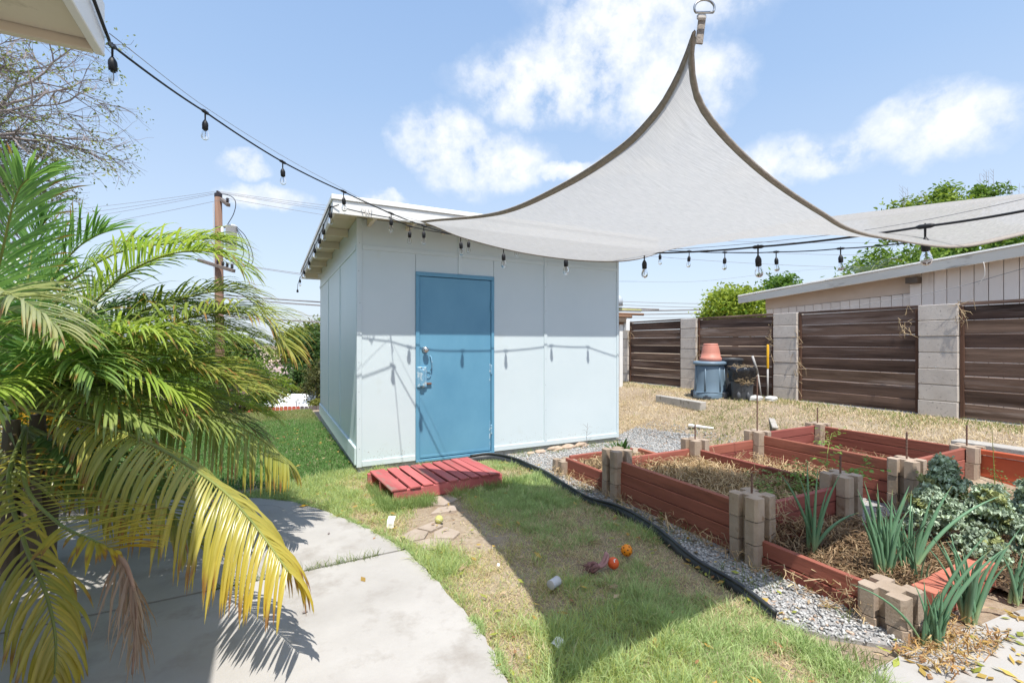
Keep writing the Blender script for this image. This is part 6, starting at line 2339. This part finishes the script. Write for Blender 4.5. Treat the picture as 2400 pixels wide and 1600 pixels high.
def utility_pole():
    bx_, by_ = -1.74, 21.1
    t = thing('utility_pole', (bx_, by_, -3), 'brown wooden utility pole with a pale transformer rising behind the palm', 'utility pole')
    MB().tube([(bx_ + .06, by_, -3), (bx_, by_, 2), (bx_ - .05, by_ + .02, 6.95)], [.18, .155, .125], 14).build('pole', M['pole'], t, True)
    MB().tube([(bx_ - .05, by_ + .02, 6.9), (bx_ - .05, by_ + .02, 7.02)], .135, 14).build('cap', M['ceramic'], t)

    def arm(a, b_, w=.12):
        a, b_ = Vector(a), Vector(b_)
        d = (b_ - a)
        q = d.to_track_quat('X', 'Z').to_matrix()
        return MB().box((a + b_) / 2, (d.length, w, w), .01, q).build('crossarm', M['arm'], t)
    A1 = arm((-1.9, 22.0, 7.15), (-1.35, 19.6, 6.25))
    A2 = arm((-2.5, 21.9, 4.55), (-1.2, 19.9, 3.95))
    ins = MB().lathe((0, 0, 0), [(.02, 0), (.06, .02), (.03, .05), (.07, .07), (.03, .10), (.06, .12), (.03, .16)], 10).mesh('insulator', (0, 0, 0), True)
    pts = []
    for f in (.03, .18, .28, .92):
        p = Vector((-1.9, 22.0, 7.15)).lerp(Vector((-1.35, 19.6, 6.25)), f) + Vector((0, 0, .07))
        link('insulator', ins, M['ceramic'], A1, p)
        pts.append(p + Vector((0, 0, .14)))
    for f in (.55, .70, .82, .95):
        p = Vector((-2.5, 21.9, 4.55)).lerp(Vector((-1.2, 19.9, 3.95)), f) + Vector((0, 0, .07))
        link('insulator', ins, M['ceramic'], A2, p)
        pts.append(p + Vector((0, 0, .14)))
    MB().tube([(-1.85, 20.9, 5.7), (-1.5, 20.75, 5.7)], .04, 6).build('bracket', M['arm'], t)
    tr = MB().lathe((-1.33, 20.68, 4.85), [(.17, 0), (.19, .03), (.19, .85), (.205, .86), (.205, .90), (.15, .93), (.005, .95)], 22).build('transformer', M['transformer'], t, True)
    MB().lathe((-1.63, 20.78, 4.9), [(.05, 0), (.05, .78), (.02, .8)], 10).build('arrester', M['transformer'], tr, True)
    for k, w in enumerate(([(-1.15, 20.6, 5.7), (-.85, 20.5, 5.35), (-.62, 20.4, 4.7), (-.66, 20.4, 4.3), (-1.0, 20.3, 4.15)],
                           [(-1.15, 20.6, 5.65), (-.95, 20.5, 5.3), (-.75, 20.4, 4.8), (-.78, 20.4, 4.3), (-1.1, 20.3, 4.1)],
                           [(-1.15, 20.6, 5.6), (-1.0, 20.5, 5.2), (-.92, 20.45, 4.7), (-1.1, 20.4, 4.4), (-1.5, 20.4, 4.45)],
                           [(-1.45, 20.7, 5.8), (-1.25, 20.6, 6.2), (-1.18, 20.5, 6.6), (-1.35, 20.6, 6.85), (-1.8, 21.4, 7.1)])):
        MB().tube(catmull(w, 24), .014, 5, False).build('jumper_wire', M['cable'], t, True)
    MB().tube([(-1.94, 20.95, 6.6), (-1.9, 20.93, 3.0)], .012, 4).build('ground_wire', M['rope'], t)
    return pts


ip = utility_pole()


def line(label, a, b_, sag, rad=.007):
    a, b_ = Vector(a), Vector(b_)
    t = thing('power_line', a, label, 'power line', 'overhead lines')
    pts = []
    for i in range(41):
        f = i / 40
        p = a.lerp(b_, f)
        p.z -= sag * 4 * f * (1 - f)
        pts.append(p)
    MB().tube(pts, rad, 4, False).build('wire', M['wire'], t)


names = ['topmost', 'second', 'third', 'fourth']
for i in range(4):
    line(names[i] + ' thin overhead line leaving the pole top to the right', ip[i], (26 + 2 * i, 6 + 1.0 * i, 5.9 - .3 * i), .9)
    line(names[i] + ' thin overhead line leaving the pole top to the left', ip[i], (-22, 33 + i, 6.2 - .35 * i), .5)
line('lower overhead line from the second crossarm to the right', ip[5], (25, 7, 3.2), .9, .009)
line('doubled service line just under the second crossarm', ip[6], (24, 6, 2.9), .9, .009)
line('thick telephone cable level with the palm tips', (-1.6, 20.9, 3.15), (22, 9.6, 3.0), .5, .028)
line('twin telephone cable beside the first one', (-1.6, 20.9, 3.05), (22, 9.4, 2.9), .55, .02)
line('lowest thick cable running behind the shed just over the trees', (-1.6, 20.9, 2.35), (22, 9.3, 1.9), .35, .03)
line('thin far line seen right of the shed, upper', (-2, 40, 4.4), (60, 30, 4.6), .8, .02)
line('thin far line seen right of the shed, lower', (-2, 40, 3.6), (60, 30, 3.9), .8, .02)

# ------------------------------------------------------------------ downhill street at the left
pf = thing('picket_fence', (0, 18.9, -3), 'row of red and dark dog eared pickets below the turf', 'fence')
_pk = {}
A, B = Vector((-3.2, 20.5, 0)), Vector((2.3, 17.7, 0))
d = (B - A)
n = int(d.length / .145)
ang = math.atan2(d.y, d.x)
for i in range(n):
    p = A + d * (i / n)
    zt_ = -.99 + .10 * (i / n)
    red = p.x < 0.93
    key = 'r' if red else 'd'
    if key not in _pk:
        poly = [(-.066, -1.7), (.066, -1.7), (.066, -.03), (.035, 0), (-.035, 0), (-.066, -.03)]
        mb = MB()
        vs = [(x, -.009, z) for x, z in poly] + [(x, .009, z) for x, z in poly]
        fs = [tuple(range(6)), tuple(range(11, 5, -1))] + [(k, k + 6, (k + 1) % 6 + 6, (k + 1) % 6) for k in range(6)]
        mb.add(vs, fs)
        _pk[key] = mb.mesh('picket', (0, 0, 0))
    o = link('picket', _pk[key], M['pickred'] if red else M['pickdark'], pf, (p.x, p.y, zt_ + rng.uniform(-.015, .015)))
    o.rotation_euler.z = ang
MB().box(((A + B) / 2 + Vector((0, .03, -1.4))), (d.length, .04, .09), 0, Matrix.Rotation(ang, 3, 'Z')).build('rail', M['pickdark'], pf)

# white outbuilding roof with dish, pipes and a roof hatch
wr = thing('white_outbuilding', (.9, 25.5, -4.5), 'white flat roofed outbuilding beyond the pickets', 'building')
ctr = Vector((.75, 26.0, 0))
rz2 = Matrix.Rotation(-TH_CAM, 3, 'Z')
fwv, rtv = Vector((math.sin(TH_CAM), math.cos(TH_CAM), 0)), Vector((math.cos(TH_CAM), -math.sin(TH_CAM), 0))
base_c = fwv * 23.6 + rtv * (-10.95)
MB().box(base_c + Vector((0, 0, -3.6)), (2.35, 3.2, 3.2), .02, rz2).build('wall', M['white'], wr)
rot_r = rz2 @ Matrix.Rotation(R(9), 3, 'X')
MB().box(base_c + Vector((0, 0, -1.72)), (2.5, 3.5, .08), .01, rot_r).build('roof', M['white'], wr)
MB().box(base_c + rtv * -.15 + fwv * .2 + Vector((0, 0, -1.58)), (.5, .5, .12), .01, rot_r).build('roof_hatch', M['white'], wr)
for dx in (.62, .74):
    c = base_c + rtv * dx - fwv * 1.0
    MB().tube([c + Vector((0, 0, -2.0)), c + Vector((0, 0, -1.50))], .022, 6).build('vent_pipe', M['bingrey'], wr)
dc = base_c + rtv * 1.0 + Vector((0, 0, -1.35))
dish = MB().lathe((0, 0, 0), [(.27, .07), (.22, .035), (.13, .01), (.005, 0)], 18, (1, 1), False)
qd = (-fwv * .8 - rtv * .35 + Vector((0, 0, .5))).normalized().to_track_quat('Z', 'Y').to_matrix()
dish.v = [tuple(dc + qd @ Vector(v)) for v in dish.v]
dsh = dish.build('satellite_dish', M['carsilver'], wr, True)
MB().tube([dc, dc + Vector((0, 0, -.32))], .025, 6).build('mast', M['bingrey'], dsh)
MB().tube([dc, dc - fwv * .35 - rtv * .12], .012, 5).build('feed_arm', M['bingrey'], dsh)


def car(label, c, m, ang_, L=4.4, W=1.75, Hh=1.5):
    t = thing('parked_car', c, label, 'car', 'cars parked down the hill')
    ro = Matrix.Rotation(ang_, 3, 'Z')
    prof = [(-.5, .25), (-.5, .52), (-.46, .62), (-.24, .66), (-.12, .97), (.2, 1.0), (.36, .68), (.47, .62), (.5, .45), (.5, .25)]
    vs = []
    for s_ in (-1, 1):
        for x, z in prof:
            nar = 1 - .16 * max(0, (z - .6) / .4)
            vs.append(Vector((x * L, s_ * W / 2 * nar, z * Hh)))
    n_ = len(prof)
    fs = [tuple(range(n_))[::-1], tuple(range(n_, 2 * n_))] + [(i_, (i_ + 1) % n_, n_ + (i_ + 1) % n_, n_ + i_) for i_ in range(n_)]
    mb = MB().add([Vector(c) + ro @ v for v in vs], fs)
    mb.build('body', m, t)
    for s_ in (-1, 1):
        w = [(-.20, .68), (-.11, .93), (.18, .95), (.31, .69)]
        nar = .93
        MB().add([Vector(c) + ro @ Vector((x * L, s_ * (W / 2 * (1 - .16 * max(0, (z - .6) / .4)) + .006), z * Hh)) for x, z in w], [(0, 1, 2, 3)]).build('side_window', M['glassdark'], t)
    MB().add([Vector(c) + ro @ Vector((x * L, y * W * .40, z * Hh + .008)) for x, y, z in ((.22, -1, .975), (.22, 1, .975), (.35, 1.05, .70), (.35, -1.05, .70))], [(0, 1, 2, 3)]).build('windscreen', M['glassdark'], t)
    for x in (-.31, .31):
        for s_ in (-1, 1):
            m2 = MB().lathe((0, 0, 0), [(.20, -.1), (.32, -.09), (.32, .09), (.20, .1)], 16)
            rr = ro @ Matrix.Rotation(R(90), 3, 'X')
            m2.v = [tuple(Vector(c) + ro @ Vector((x * L, s_ * W * .46, .32)) + rr @ Vector(v)) for v in m2.v]
            m2.build('wheel', M['rubber'], t)
    return t


def at(dx, dd, z):
    return tuple(fwv * dd + rtv * dx + Vector((0, 0, z)))


def rz_(dx, dd):
    p = fwv * dd + rtv * dx
    return float(hgt(p.x, p.y))


car('white parked car just beyond the white outbuilding', at(-14.6, 31, -3.35), M['carwhite'], R(60) - TH_CAM * 0)
car('silver parked car before the pink house', at(-17.4, 36, -3.4), M['carsilver'], R(60))
car('pale car parked farthest up the street', at(-19.3, 41, -2.9), M['carwhite'], R(70))
finish(MB().box(at(-13.0, 30.5, -1.9), (.08, 1.6, 1.3), .01, Matrix.Rotation(R(60), 3, 'Z')).build('orange_panel', M['orangeboard']), 'orange panel leaning beside the dark trees downhill', 'panel')


def far_house(label, c, w, dpt, h, roofh, m, mr, ang_):
    t = thing('house', c, label, 'house', 'houses downhill')
    ro = Matrix.Rotation(ang_, 3, 'Z')
    C_ = Vector(c)
    MB().box(C_ + Vector((0, 0, h / 2)), (w, dpt, h), 0, ro).build('wall', m, t)
    vs = [(-w / 2 - .3, -dpt / 2 - .3, h), (w / 2 + .3, -dpt / 2 - .3, h), (w / 2 + .3, dpt / 2 + .3, h), (-w / 2 - .3, dpt / 2 + .3, h), (-w / 2 - .3, 0, h + roofh), (w / 2 + .3, 0, h + roofh)]
    MB().add([C_ + ro @ Vector(v) for v in vs], [(0, 1, 5, 4), (3, 4, 5, 2), (0, 4, 3), (1, 2, 5), (0, 3, 2, 1)]).build('roof', mr, t)
    for k in range(3):
        x = (k - 1) * w * .3
        p = C_ + ro @ Vector((x, -dpt / 2 - .01, h * .55))
        win = MB().box(p, (1.0, .06, 1.1), 0, ro).build('window', M['glassdark'], t)
        MB().box(p + ro @ Vector((0, -.02, -.6)), (1.15, .1, .08), 0, ro).build('sill', M['white'], win)
    return t


far_house('pink stucco house with mauve roof down the street', at(-21.5, 42, -4.6), 7, 6, 2.6, 1.2, M['stucco'], M['stucco2'], -TH_CAM + .15)
far_house('mauve roofed house left of the pink one', at(-27, 46, -4.6), 7, 6, 2.6, 1.3, M['stucco2'], M['stucco2'], -TH_CAM + .1)
far_house('pale far house seen between palm fronds', at(-34, 60, -5.0), 9, 7, 3.0, 1.4, M['white'], M['stucco'], -TH_CAM)
# far street light and pole specks right of the shed
sp = thing('far_pole', at(11.5, 45, .2), 'tiny far pole seen over the fence top right of the shed', 'utility pole')
MB().tube([at(11.5, 45, .2), at(11.5, 45, 3.1)], .09, 6).build('pole', M['arm'], sp)
MB().tube([at(10.9, 45, 2.95), at(12.1, 45, 2.95)], .05, 5).build('crossarm', M['arm'], sp)
